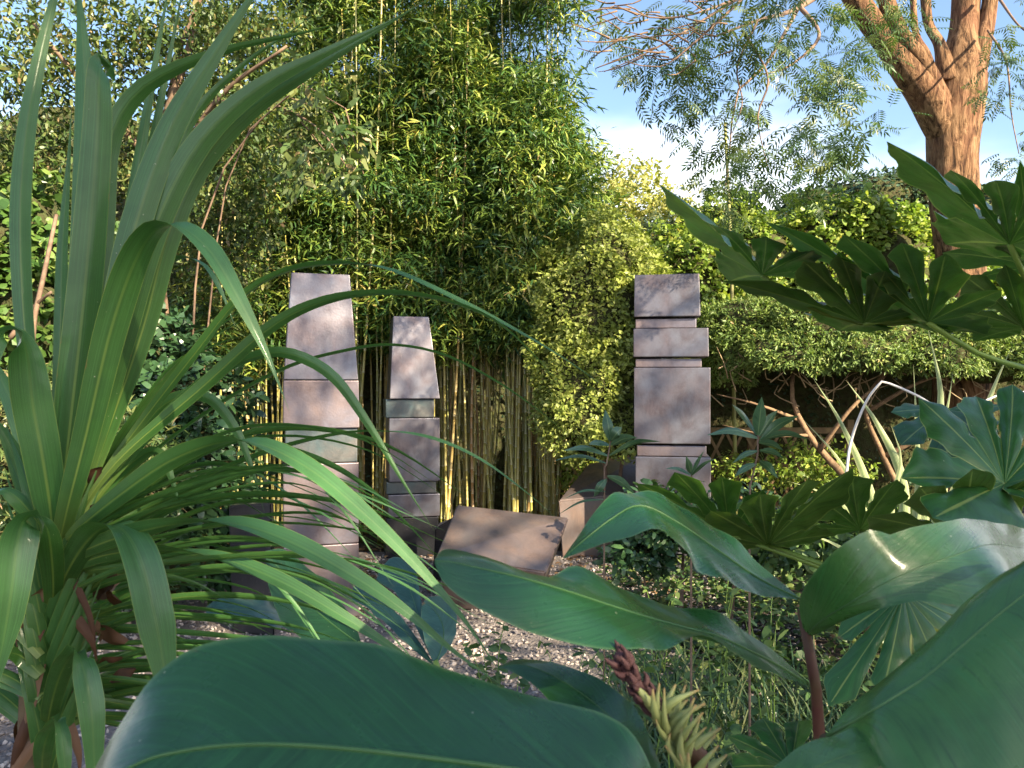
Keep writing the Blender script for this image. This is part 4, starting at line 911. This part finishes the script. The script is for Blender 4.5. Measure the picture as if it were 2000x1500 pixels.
# ================================================================== CORDYLINE (spiky plant)
def cordyline():
    root = thing('spiky_plant', 'tall spiky plant with long strap-shaped green leaves and a leafy stem', 'plant', (xpx(85, 1.0), 1.0, 0))
    b = np.array([xpx(85, 1.0), 1.0, 0])
    at(tube('stem', [b, b + [0, 0, .7], P(80, 1400, 1.0), P(95, 1150, 1.0), P(112, 1010, 1.0)], [.036, .034, .032, .03, .018], M['cord_stem'], None, 22, 10), root)
    m = M['cordyline']
    def lf(pts, **kw):
        pts = [(p_[0], p_[1], p_[2], p_[3] * .80, *p_[4:]) for p_ in pts]
        at(ribbon('leaf', pts, m, None, **{**dict(n=36, nu=6, fold=.3, base_w=.2, peak=.5), **kw}), root)
    # tall upright leaves
    lf([(105, 1105, 1, 46), (78, 850, 1.02, 46), (48, 640, 1.04, 44), (40, 400, 1.06, 46), (60, 200, 1.08, 44), (105, 0, 1.1, 36), (150, -140, 1.1, 20)])
    lf([(107, 1095, 1, 70), (140, 800, 1.05, 72), (168, 500, 1.08, 72), (170, 250, 1.1, 66), (160, 60, 1.12, 50), (148, -60, 1.14, 20)])
    lf([(106, 1095, 0.95, 78), (138, 820, .95, 80), (160, 620, .95, 82), (178, 420, .95, 80), (190, 250, .95, 74), (193, 150, .95, 64, 20), (196, 121, .97, 60, 80), (214, 140, 1.0, 44, 170), (224, 158, 1.02, 30, 178)], peak=.55, prof=lambda t: np.interp(t, [0, .3, .9, .96, 1], [.5, 1, .85, .7, .1]), n=60)
    lf([(109, 1100, 0.94, 66), (170, 850, .93, 68), (215, 660, .92, 70), (262, 450, .93, 70), (330, 260, .95, 68), (410, 120, .98, 60), (500, -20, 1.0, 34), (540, -80, 1.0, 14)])
    lf([(112, 1103, 0.96, 60), (190, 850, .96, 64), (240, 660, .95, 66), (300, 450, .95, 66), (385, 285, .96, 62), (500, 175, .97, 52), (640, 100, .98, 38), (745, 50, 1.0, 24), (815, 12, 1.0, 8)])
    lf([(113, 1105, 0.98, 58), (215, 830, .98, 60), (280, 640, .98, 62), (325, 470, .98, 60), (385, 330, .99, 58), (490, 215, 1.0, 50), (620, 130, 1.0, 38), (760, 45, 1.02, 22), (850, -10, 1.02, 8)])
    lf([(113, 1095, 1, 46), (160, 800, 1.12, 46), (200, 480, 1.14, 48), (212, 290, 1.14, 50), (255, 195, 1.14, 48), (330, 140, 1.14, 42, 15), (450, 95, 1.15, 30, 20), (600, 62, 1.16, 18, 20), (700, 35, 1.16, 6, 20)])
    lf([(110, 1095, 1, 34), (190, 760, 1.16, 36), (250, 450, 1.18, 34), (285, 230, 1.2, 28), (318, 40, 1.2, 20), (335, -60, 1.2, 8)])
    lf([(112, 1095, 1, 30), (210, 700, 1.18, 32), (270, 430, 1.2, 30), (310, 220, 1.22, 24), (345, 40, 1.22, 16), (365, -60, 1.2, 6)])
    lf([(113, 1095, 1, 36), (225, 720, 1.14, 38), (310, 420, 1.16, 34), (370, 240, 1.18, 30), (470, 130, 1.18, 22), (570, 60, 1.18, 14), (620, 20, 1.18, 5)])
    # arching leaf with its tip hanging down: dark face going up, pale face coming down
    lf([(108, 1100, .97, 50), (130, 1000, .91, 60), (168, 850, .89, 66), (215, 650, .87, 74), (262, 510, .85, 78, 25), (305, 445, .83, 78, 55), (352, 440, .82, 74, 110), (412, 490, .81, 70, 150), (470, 590, .80, 62, 165), (520, 690, .80, 42, 170), (566, 805, .80, 8, 170)], n=56, peak=.5, base_w=.6)
    # leaf curling over to the side
    lf([(104, 1100, .97, 50), (100, 1010, .93, 66), (84, 900, .91, 84), (64, 790, .90, 92), (52, 700, .89, 88, 25), (36, 655, .87, 70, 70), (10, 648, .85, 66, 120), (-20, 690, .84, 66, 155), (-40, 800, .83, 60, 170)], n=56, base_w=.6, prof=lambda t: np.interp(t, [0, .25, .8, 1], [.5, 1, .9, .6]))
    lf([(104, 1100, 1.0, 30), (60, 900, 1.04, 44), (28, 800, 1.05, 44), (-10, 720, 1.06, 40), (-60, 650, 1.06, 20)])
    lf([(100, 1130, .98, 30), (50, 950, .97, 46), (15, 860, .96, 44), (-30, 800, .95, 36)])
    lf([(96, 1050, .95, 36), (40, 980, .93, 40, 20), (0, 960, .92, 40, 60), (-40, 1000, .9, 36, 120)])
    lf([(110, 1015, 1.06, 34), (112, 850, 1.08, 34), (118, 640, 1.1, 30), (122, 480, 1.12, 26), (135, 300, 1.14, 16), (140, 200, 1.14, 6)])
    # long arching leaves over the columns
    lf([(135, 1030, .95, 44), (230, 900, .95, 44), (390, 760, .95, 40, 10), (520, 645, .95, 34, 20), (620, 592, .95, 30, 35), (730, 572, .95, 26, 50), (850, 582, .95, 26, 60), (960, 622, .95, 20, 60), (1040, 690, .95, 12, 50), (1110, 770, .95, 4, 50)], n=48)
    lf([(135, 1020, 1.05, 36), (250, 860, 1.05, 36), (380, 690, 1.05, 34, 30), (470, 580, 1.05, 30, 50), (560, 528, 1.05, 26, 55), (660, 514, 1.05, 24, 62), (760, 526, 1.05, 22, 110), (880, 578, 1.05, 22, 125), (1000, 640, 1.05, 18, 125), (1120, 712, 1.05, 10, 120), (1240, 800, 1.05, 4, 120)], n=48)
    lf([(140, 1030, 1.1, 26), (280, 900, 1.1, 24, 50), (420, 795, 1.1, 20, 60), (560, 718, 1.1, 18, 60), (680, 684, 1.1, 16, 60), (770, 674, 1.1, 16, 62), (870, 694, 1.1, 16, 60), (970, 745, 1.1, 14, 50), (1050, 800, 1.1, 10, 50), (1120, 856, 1.1, 4, 50)], n=44)
    lf([(140, 1035, 1.0, 34), (280, 860, 1.0, 36), (400, 745, 1.0, 34, 35), (500, 695, 1.0, 32, 45), (570, 692, 1.0, 30, 20), (650, 735, 1.0, 30, 10), (720, 830, 1.0, 26, 10), (790, 945, 1.0, 16, 10), (850, 1040, 1.0, 4, 10)], n=44)
    lf([(106, 1080, .985, 40), (150, 1035, .91, 54), (230, 970, .86, 58), (330, 900, .84, 58, 25), (430, 862, .83, 56, 60), (510, 866, .82, 56, 120), (610, 918, .81, 54, 150), (720, 1010, .80, 50, 160), (820, 1110, .79, 40, 165), (910, 1215, .78, 26, 165), (990, 1335, .78, 6, 165)], n=56)
    lf([(100, 1120, .985, 40), (160, 1078, .9, 54), (260, 1040, .82, 56, 30), (370, 1018, .79, 54, 75), (470, 1022, .78, 54, 125), (580, 1062, .77, 56, 150), (700, 1130, .76, 52, 160), (800, 1200, .75, 42, 165), (890, 1275, .75, 28, 165), (990, 1345, .75, 8, 165)], n=52)
    lf([(100, 1150, .985, 40), (160, 1100, .92, 46), (260, 1075, .88, 48, 40), (400, 1080, .87, 46, 110), (540, 1130, .86, 44, 150), (680, 1210, .85, 40, 160), (790, 1280, .85, 30, 165), (880, 1340, .85, 8, 165)], n=44)
    lf([(140, 1030, 1.1, 26), (300, 980, 1.1, 26, 40), (460, 905, 1.1, 22, 50), (600, 860, 1.1, 20, 60), (720, 842, 1.1, 18, 75), (830, 852, 1.1, 18, 120), (930, 892, 1.1, 16, 130), (1020, 955, 1.1, 12, 130), (1090, 1015, 1.1, 4, 130)], n=44)
    lf([(200, 1000, 1.2, 26), (300, 905, 1.2, 26, 40), (400, 862, 1.2, 24, 60), (520, 868, 1.2, 20, 40), (640, 905, 1.2, 20, 40), (740, 970, 1.2, 16, 40), (830, 1060, 1.2, 10, 40), (860, 1100, 1.2, 3, 40)], n=40)
    lf([(135, 1030, 1.08, 30), (230, 900, 1.08, 32), (320, 790, 1.08, 32, 20), (400, 775, 1.08, 30, 20), (455, 830, 1.08, 28, 10), (490, 910, 1.08, 22, 10), (516, 1000, 1.08, 5, 10)], n=40)
    lf([(150, 1030, 1.05, 24), (240, 920, 1.05, 26, 20), (300, 880, 1.05, 26, 40), (330, 920, 1.05, 22, 10), (358, 1015, 1.05, 4, 10)], n=34)
    lf([(130, 1010, 1.15, 30), (230, 760, 1.15, 32), (300, 560, 1.15, 34, 20), (345, 505, 1.15, 34, 60), (395, 515, 1.15, 32, 110), (430, 565, 1.15, 28, 150), (460, 640, 1.15, 6, 160)], n=40)
    for k, (tx, ty) in enumerate([(575, 535), (560, 585), (560, 760), (520, 640)]):
        lf([(140, 1030, 1.2, 18, 40), (260 - 10 * k, 830 + 8 * k, 1.2, 16, 50), (390 - 6 * k, 670 + 10 * k, 1.2, 14, 55), (tx, ty, 1.22, 4, 55)], n=26, nu=4)
    # broad near leaves hanging down
    lf([(100, 1190, .985, 40), (130, 1120, .93, 60), (165, 1062, .88, 72, 10), (200, 1028, .84, 80, 60), (240, 1030, .81, 84, 125), (275, 1090, .79, 88, 165), (300, 1190, .78, 90, 175), (318, 1290, .78, 84, 178), (335, 1420, .78, 60, 178)], n=52, prof=lambda t: np.interp(t, [0, .15, .4, .8, 1], [.6, .9, 1, .95, .3]))
    lf([(98, 1230, .985, 36), (104, 1160, .94, 46), (100, 1085, .89, 58, 10), (86, 1030, .86, 76, 60), (55, 1012, .84, 84, 120), (36, 1060, .83, 90, 165), (22, 1160, .82, 80, 175), (5, 1260, .82, 64, 175), (-15, 1360, .82, 30, 175)], n=52, prof=lambda t: np.interp(t, [0, .15, .4, .8, 1], [.6, .9, 1, .95, .3]))
    lf([(88, 1440, .985, 36), (104, 1360, .90, 46), (125, 1300, .85, 54, 20), (150, 1272, .82, 58, 80), (165, 1310, .81, 62, 160), (180, 1400, .80, 64, 172), (186, 1540, .80, 56, 175)], n=40, prof=lambda t: np.interp(t, [0, .2, .8, 1], [.6, 1, .95, .5]))
    lf([(82, 1540, .985, 36), (84, 1470, .88, 44), (97, 1425, .85, 50, 40), (115, 1410, .83, 54, 110), (125, 1470, .82, 58, 165), (130, 1580, .82, 50, 175)], n=34)
    # lower leaves fanning out in thin arcs
    q = np.random.default_rng(3)
    for k in range(62):
        y0 = q.uniform(1060, 1420); x0 = 95 + q.normal() * 12; d0 = q.uniform(.96, 1.18)
        ln = q.uniform(350, 900) * (1 - (y0 - 1060) / 800); rise = q.uniform(.0, .5) - (y0 - 1060) / 1700; ro = q.uniform(30, 75); w = q.uniform(15, 25)
        dd = q.uniform(-.1, .25)
        lf([(x0, y0 + 30, d0, w, 10), (x0 + ln * .2, y0 - ln * rise * .35, d0 + dd * .3, w, ro * .6), (x0 + ln * .5, y0 - ln * rise * .7, d0 + dd * .6, w, ro),
            (x0 + ln * .8, y0 - ln * rise * .72 + ln * .03, d0 + dd * .9, w * .7, ro), (x0 + ln * 1.05, y0 - ln * rise * .55 + ln * .10, d0 + dd, w * .3, ro)], n=26, nu=4, base_w=.5)
    for k in range(22):        # long thin arcs sweeping towards the middle
        ax, ay = q.uniform(380, 640), q.uniform(900, 1120); ex = ax + q.uniform(220, 420); ey = ay + q.uniform(90, 260); d0 = q.uniform(.85, 1.15); w = q.uniform(11, 20); y0 = q.uniform(1070, 1180)
        lf([(104, y0, .985, w, 10), (104 + (ax - 104) * .45, y0 + (ay - y0) * .62, d0, w, 35), (ax, ay, d0, w, 62), ((ax + ex) / 2, ay + (ey - ay) * .3, d0, w * .9, q.uniform(95, 135)), (ex, ey, d0, w * .35, 140)], n=34, nu=4, base_w=.6)
    for k in range(10):
        y0 = q.uniform(1120, 1460); ln = -q.uniform(90, 260); rise = q.uniform(.1, .7); w = q.uniform(30, 46); d0 = q.uniform(.92, 1.08)
        lf([(80, y0 + 20, d0, w, 10), (80 + ln * .4, y0 - abs(ln) * rise * .5, d0, w, 30), (80 + ln * .8, y0 - abs(ln) * rise * .6, d0 - .03, w * .8, 60), (80 + ln * 1.1, y0 - abs(ln) * rise * .2, d0 - .05, w * .3, 100)], n=24, nu=4, base_w=.6)
    for k in range(18):        # short sheathing bases round the stem
        y0 = 1080 + k * 24; s = 1 if k % 2 else -1
        lf([(92, y0 + 60, .985, 40), (95 + s * 14, y0 - 10, .95, 42), (100 + s * 42, y0 - 110, .94, 34, 20), (104 + s * 95, y0 - 260, .96, 14, 30)], n=18, nu=4, base_w=.9, peak=.3)
    # dry straps hanging against the stem
    for k in range(11):
        y0 = 1090 + 36 * k; s = 1 if k % 2 else -1; x1 = 100 + s * q.uniform(30, 75); ln = q.uniform(90, 200)
        o_ = ribbon('withered_leaf', [(98, y0, .985, 22, 0), (100 + s * 22, y0 - 12, .95, 26, 30), (x1, y0 + ln * .45, .94, 22, q.uniform(0, 60)), (x1 + s * q.uniform(0, 25), y0 + ln, .95, 8, q.uniform(0, 90))], M['dead_leaf'], None, 16, 4, .5, .5, .05, .4)
        at_ = o_.data.attributes.new('rnd', 'FLOAT', 'POINT'); at_.data.foreach_set('value', np.full(len(o_.data.vertices), q.random(), np.float32)); at(o_, root)
    # withered brown leaf bases
    dl = []
    for (px, py, s) in [(165, 950, 30), (175, 985, 26), (120, 960, 30), (205, 1130, 34), (225, 1110, 40), (195, 1165, 36), (215, 1150, 34), (110, 1190, 26), (125, 1110, 26), (185, 1220, 40), (200, 1250, 36), (90, 1340, 34), (60, 1390, 36), (150, 1330, 34), (195, 1300, 30), (110, 1370, 34), (215, 1330, 30), (60, 1180, 28), (70, 1250, 28)]:
        a = P(px, py, 1.0 + q.normal() * .03); dl.append((a, s))
        k = 9; t = np.linspace(0, 1, k); dv = nrm(np.array([q.uniform(-.2, 1), q.normal() * .5, q.uniform(-1, .8)])); L = s * 1.9 / F_PX
        sv = nrm(np.cross(dv, q.normal(size=3))); nv = np.cross(dv, sv); us = np.linspace(-1, 1, 5)
        V = a + dv * (t * L)[:, None, None] + sv * ((.25 * L * np.sin(np.pi * np.clip(t, .08, .97)) ** .6)[:, None] * us[None])[..., None] + nv * (.14 * L * (np.sin(t * 7 + px)[:, None] * .5 + np.abs(us)[None] * np.sin(t * 4 + py)[:, None]))[..., None]
        i, j = np.meshgrid(np.arange(k - 1), np.arange(4), indexing='ij'); i, j = i.ravel(), j.ravel()
        at(build('withered_leaf', V.reshape(-1, 3), [np.stack([i * 5 + j, i * 5 + j + 1, (i + 1) * 5 + j + 1, (i + 1) * 5 + j], 1)], M['dead_leaf'], rnd=np.full(k * 5, q.random())), root)
cordyline()

# ================================================================== GINGER (broad foreground leaves)
def ginger_plant(label, base, stem, stem_r, stem_mat='red_stem'):
    root = thing('ginger_plant', label, 'plant', base, 'broad-leaved ginger plants')
    if stem: at(tube('stem', stem, stem_r, M[stem_mat], None, 26, 12), root)
    return root
st = P(1588, 1330, .62)
g1 = ginger_plant('ginger plant with a red stem and wide leaves spreading both ways', (st[0], st[1], 0),
    [np.array([st[0] + .03, st[1] + .02, 0]), np.array([st[0] + .025, st[1] + .01, .7]), P(1602, 1450, .62), P(1594, 1345, .62), P(1578, 1245, .62), P(1566, 1190, .62)], [.013, .012, .0085, .0075, .006, .004])
def gl(root, A, Md, B, mat='ginger', **kw):
    lf = leaf3('leaf', A, Md, B, M[mat], None, **kw); n, m = kw.get('n', 44), kw.get('nu', 12) + 1
    V = np.empty(len(lf.data.vertices) * 3, np.float32); lf.data.vertices.foreach_get('co', V); V = V.reshape(n, m, 3)[:, m // 2].astype(float)
    w = np.linalg.norm(np.array(P(*A[len(A) // 2])) - P(*B[len(B) // 2]))
    build('midrib', *tube_geo(V, np.interp(np.linspace(0, 1, n), [0, .2, 1], [.15, .55, 1]) * min(.0017, w * .012), 6), M['midrib'], lf)
    return at(lf, root)
gl(g1, [(1098, 1092, .58), (1130, 1045, .60), (1180, 980, .62), (1225, 956, .64), (1290, 972, .65), (1400, 1028, .65), (1480, 1098, .64), (1562, 1168, .62)],
       [(1098, 1092, .58), (1142, 1055, .585), (1195, 1015, .595), (1250, 990, .60), (1320, 1022, .605), (1400, 1076, .61), (1480, 1130, .615), (1563, 1170, .62)],
       [(1098, 1092, .58), (1170, 1066, .57), (1240, 1042, .56), (1290, 1038, .56), (1340, 1082, .56), (1400, 1130, .57), (1480, 1160, .59), (1564, 1172, .62)], ripple=.06, seed=1)
gl(g1, [(849, 1092, .44), (872, 1072, .47), (940, 1088, .49), (1010, 1118, .51), (1075, 1116, .53), (1115, 1106, .545), (1170, 1133, .55), (1255, 1165, .565), (1330, 1183, .58), (1405, 1200, .59), (1460, 1236, .60), (1520, 1278, .61), (1577, 1333, .62)],
       [(849, 1095, .44), (880, 1098, .445), (930, 1110, .455), (1000, 1126, .465), (1060, 1143, .475), (1115, 1160, .485), (1180, 1182, .50), (1250, 1204, .515), (1330, 1226, .535), (1400, 1244, .555), (1460, 1270, .575), (1520, 1300, .60), (1577, 1335, .62)],
       [(849, 1100, .44), (868, 1140, .43), (920, 1182, .43), (990, 1214, .435), (1060, 1240, .44), (1130, 1262, .45), (1215, 1273, .46), (1280, 1266, .48), (1335, 1246, .50), (1400, 1257, .52), (1465, 1294, .55), (1525, 1322, .59), (1578, 1337, .62)], ripple=.07, seed=2, n=60)
gl(g1, [(2080, 1050, .82), (1990, 1030, .74), (1915, 1015, .64), (1850, 1018, .58), (1780, 1030, .56), (1735, 1045, .555), (1700, 1034, .55), (1640, 1068, .55), (1590, 1120, .57), (1561, 1175, .60), (1570, 1236, .62)],
       [(2085, 1080, .80), (2000, 1070, .72), (1935, 1062, .60), (1870, 1082, .56), (1800, 1106, .545), (1750, 1128, .54), (1710, 1148, .54), (1660, 1178, .55), (1620, 1202, .57), (1590, 1225, .60), (1577, 1242, .62)],
       [(2090, 1120, .78), (2020, 1120, .68), (1976, 1128, .56), (1930, 1182, .53), (1860, 1186, .525), (1800, 1174, .53), (1750, 1180, .53), (1690, 1196, .545), (1640, 1216, .57), (1605, 1234, .60), (1584, 1243, .62)], ripple=.05, seed=3, n=60)
b4 = P(1640, 1560, .42)
g2 = ginger_plant('ginger plant close by whose huge leaf fills the lower corner by the hand-shaped leaves', (b4[0], b4[1], 0),
    [np.array([b4[0] + .02, b4[1] + .03, 0]), np.array([b4[0] + .01, b4[1] + .01, .8]), P(1640, 1700, .43), P(1618, 1440, .43)], [.013, .011, .008, .005])
gl(g2, [(2150, 1040, .52), (2060, 1080, .50), (2000, 1113, .48), (1900, 1178, .46), (1800, 1268, .45), (1720, 1332, .44), (1662, 1376, .43), (1614, 1435, .43)],
       [(2160, 1060, .46), (2070, 1110, .44), (2000, 1152, .43), (1900, 1232, .42), (1800, 1318, .415), (1720, 1372, .41), (1670, 1405, .42), (1615, 1438, .43)],
       [(2260, 1330, .40), (2200, 1420, .38), (2120, 1500, .37), (1990, 1580, .36), (1880, 1620, .36), (1780, 1580, .37), (1690, 1510, .40), (1616, 1442, .43)], ripple=.02, seed=4, groove=.05)
gl(g2, [(1814, 1408, .44), (1780, 1418, .44), (1735, 1414, .43), (1690, 1418, .42), (1640, 1432, .41), (1580, 1450, .40), (1520, 1490, .39), (1480, 1530, .38)],
       [(1814, 1410, .44), (1780, 1436, .425), (1740, 1448, .41), (1690, 1462, .40), (1640, 1478, .39), (1590, 1498, .38), (1540, 1520, .38), (1490, 1545, .38)],
       [(1814, 1412, .44), (1785, 1450, .42), (1750, 1478, .40), (1710, 1500, .39), (1650, 1520, .38), (1600, 1540, .37), (1550, 1560, .37), (1500, 1565, .38)], ripple=.05, seed=5)
b5 = P(1290, 1700, .36)
g3 = ginger_plant('ginger plant whose broad glossy leaf spreads along the bottom under the spiky plant', (b5[0], b5[1], 0),
    [np.array([b5[0] + .02, b5[1] + .05, 0]), np.array([b5[0], b5[1] + .02, .9]), P(1300, 1750, .38), P(1290, 1600, .38)], [.013, .011, .008, .006])
gl(g3, [(120, 1640, .34), (180, 1512, .36), (235, 1410, .38), (300, 1322, .39), (385, 1264, .40), (485, 1245, .405), (600, 1242, .41), (710, 1256, .41), (810, 1286, .41), (910, 1318, .41), (1010, 1348, .41), (1105, 1376, .41), (1180, 1396, .41), (1235, 1432, .40), (1275, 1510, .39), (1290, 1600, .38)],
       [(120, 1645, .34), (200, 1540, .34), (280, 1490, .345), (360, 1470, .35), (440, 1460, .35), (520, 1458, .35), (600, 1461, .35), (690, 1468, .35), (780, 1478, .35), (880, 1490, .35), (970, 1502, .35), (1060, 1516, .355), (1130, 1530, .36), (1200, 1550, .365), (1250, 1580, .37), (1290, 1602, .38)],
       [(120, 1650, .34), (220, 1680, .31), (320, 1720, .30), (400, 1750, .295), (480, 1770, .29), (560, 1780, .29), (650, 1785, .29), (740, 1785, .29), (820, 1785, .29), (900, 1780, .295), (980, 1770, .30), (1060, 1750, .31), (1140, 1720, .32), (1210, 1680, .34), (1260, 1640, .36), (1290, 1604, .38)], ripple=.018, seed=6, n=70, nu=18, groove=.025)
gl(g3, [(972, 1302, .58), (1010, 1287, .59), (1060, 1290, .59), (1130, 1310, .58), (1200, 1344, .56), (1250, 1400, .52), (1290, 1500, .45), (1295, 1600, .39)],
       [(972, 1303, .58), (1010, 1298, .575), (1060, 1312, .57), (1120, 1345, .56), (1180, 1390, .54), (1230, 1440, .50), (1270, 1520, .44), (1295, 1602, .39)],
       [(972, 1304, .58), (1000, 1312, .57), (1050, 1345, .555), (1100, 1395, .54), (1150, 1440, .52), (1200, 1490, .48), (1250, 1560, .43), (1294, 1604, .39)], ripple=.06, seed=7)
# spent flower spike
def spike():
    b = P(1350, 1640, .46); root = thing('ginger_flower_spike', 'spent ginger flower spike with pale yellow-green bracts and a dark purple tip', 'flower', (b[0], b[1], 0))
    ax = [np.array([b[0] + .02, b[1] + .03, 0]), np.array([b[0] + .01, b[1] + .02, .8]), P(1365, 1700, .46), P(1350, 1520, .46), P(1290, 1400, .46)]
    at(tube('stalk', ax, [.008, .008, .008, .008, .006], M['red_stem'], None, 24, 10), root)
    C = crom([P(1292, 1405, .46), P(1262, 1362, .458), P(1232, 1322, .455), P(1206, 1274, .452)], 34)
    q = np.random.default_rng(8); R = np.linspace(.0050, .0030, 34); R[-1] *= .3
    tip_ = at(build('withered_tip', *tube_geo(C, R, 9), M['spike_stem']), root)
    ax_ = nrm(C[-1] - C[0]); geos = []
    for k in range(58):
        c_ = C[int(k / 58 * 31)]; o_ = nrm(np.cross(ax_, q.normal(size=3))); p0 = c_ + o_ * .0026; p2 = c_ + o_ * q.uniform(.0052, .0082) + ax_ * q.uniform(.006, .012)
        geos.append(tube_geo(crom([p0, (p0 + p2) / 2 + o_ * .0016, p2], 5), np.array([.0018, .0023, .002, .0012, .0003]), 5))
    Vs_, fs_ = merge(geos); tag(at(build('withered_scales', Vs_, fs_, M['spike_stem']), root), kind='stuff')
    for k in range(30):
        f = k / 29; cx, cy = 1285 + 75 * f, 1395 + 150 * f; s = [-1, 1, .35, -.4, .8, -.75][k % 6]; dz = q.uniform(-.022, .012)
        ln = q.uniform(70, 135); tx, ty = cx + s * 58 * q.uniform(.6, 1.2) + 14, cy - ln * (1 - .42 * abs(s)); w = q.uniform(13, 24)
        pts = [(cx, cy, .46), (cx + s * 26, cy - ln * .32, .455 + dz * .7), (tx, ty, .455 + dz)]
        Cc = crom([P(*p_) for p_ in pts], 9); Rr = w / F_PX * .46 / 2 * np.array([.55, .85, 1, .98, .86, .7, .5, .34, .16]); V, fs = tube_geo(Cc, Rr, 8)
        uv = np.stack([np.tile(np.linspace(0, 1, 8), 9), np.repeat(np.linspace(1, 0, 9), 8)], 1)
        at(build('bract', V, fs, M['bract'], uv=uv), root)
spike()
b8 = P(610, 1300, 1.25)
g4 = ginger_plant('dark leaf plant standing between the spiky plant and the tapering column', (b8[0], b8[1], 0), [np.array([b8[0] + .1, b8[1], 0]), np.array([b8[0] + .08, b8[1], .6]), P(690, 1330, 1.25), P(705, 1255, 1.25)], [.014, .012, .008, .005], 'petiole')
gl(g4, [(518, 1076, 1.3), (556, 1074, 1.34), (610, 1116, 1.34), (660, 1170, 1.32), (692, 1215, 1.29), (706, 1258, 1.25)],
       [(518, 1080, 1.3), (548, 1115, 1.3), (585, 1160, 1.3), (625, 1200, 1.29), (665, 1232, 1.27), (706, 1260, 1.25)],
       [(518, 1084, 1.3), (526, 1150, 1.26), (548, 1210, 1.24), (590, 1248, 1.23), (640, 1262, 1.24), (705, 1262, 1.25)], 'ginger_dark', ripple=.03, seed=8)
gl(g4, [(402, 1186, 1.5), (430, 1168, 1.52), (490, 1166, 1.5), (540, 1176, 1.45), (600, 1200, 1.35), (706, 1262, 1.25)],
       [(402, 1192, 1.5), (440, 1190, 1.5), (495, 1192, 1.48), (545, 1200, 1.43), (600, 1220, 1.34), (706, 1264, 1.25)],
       [(402, 1198, 1.5), (440, 1212, 1.47), (495, 1216, 1.45), (545, 1224, 1.4), (600, 1244, 1.32), (706, 1266, 1.25)], 'canna', ripple=.2, seed=9)
b9 = P(850, 1400, 1.7)
g5 = ginger_plant('bluish ribbed-leaf plant on the shaded gravel behind the drooping strap leaves', (b9[0], b9[1], 0), [np.array([b9[0] + .03, b9[1] + .02, 0]), np.array([b9[0] + .02, b9[1], .5]), P(856, 1340, 1.7), P(850, 1290, 1.7)], [.016, .013, .009, .006], 'petiole')
gl(g5, [(836, 1166, 1.85), (862, 1166, 1.9), (888, 1190, 1.88), (892, 1225, 1.82), (880, 1262, 1.76), (852, 1296, 1.7)],
       [(830, 1172, 1.83), (846, 1190, 1.82), (860, 1212, 1.8), (866, 1236, 1.77), (862, 1264, 1.74), (851, 1297, 1.7)],
       [(824, 1180, 1.82), (822, 1205, 1.78), (826, 1235, 1.74), (832, 1258, 1.72), (840, 1278, 1.71), (850, 1298, 1.7)], 'canna', ripple=.03, seed=10)
gl(g5, [(742, 1110, 2.0), (770, 1088, 2.05), (808, 1100, 2.0), (818, 1150, 1.9), (832, 1220, 1.8), (850, 1296, 1.7)],
       [(738, 1122, 1.98), (765, 1118, 1.98), (790, 1130, 1.94), (806, 1168, 1.88), (826, 1230, 1.78), (849, 1297, 1.7)],
       [(735, 1135, 1.96), (755, 1146, 1.92), (775, 1160, 1.88), (795, 1190, 1.84), (820, 1240, 1.77), (848, 1298, 1.7)], 'canna', ripple=.04, seed=11)
gl(g5, [(690, 1146, 1.9), (715, 1140, 1.92), (740, 1155, 1.9), (770, 1190, 1.85), (810, 1240, 1.78), (848, 1298, 1.7)],
       [(688, 1158, 1.88), (712, 1160, 1.88), (736, 1178, 1.86), (766, 1208, 1.82), (806, 1252, 1.76), (848, 1299, 1.7)],
       [(686, 1170, 1.86), (708, 1182, 1.84), (730, 1198, 1.82), (762, 1226, 1.79), (802, 1264, 1.74), (847, 1300, 1.7)], 'canna', ripple=.08, seed=12)
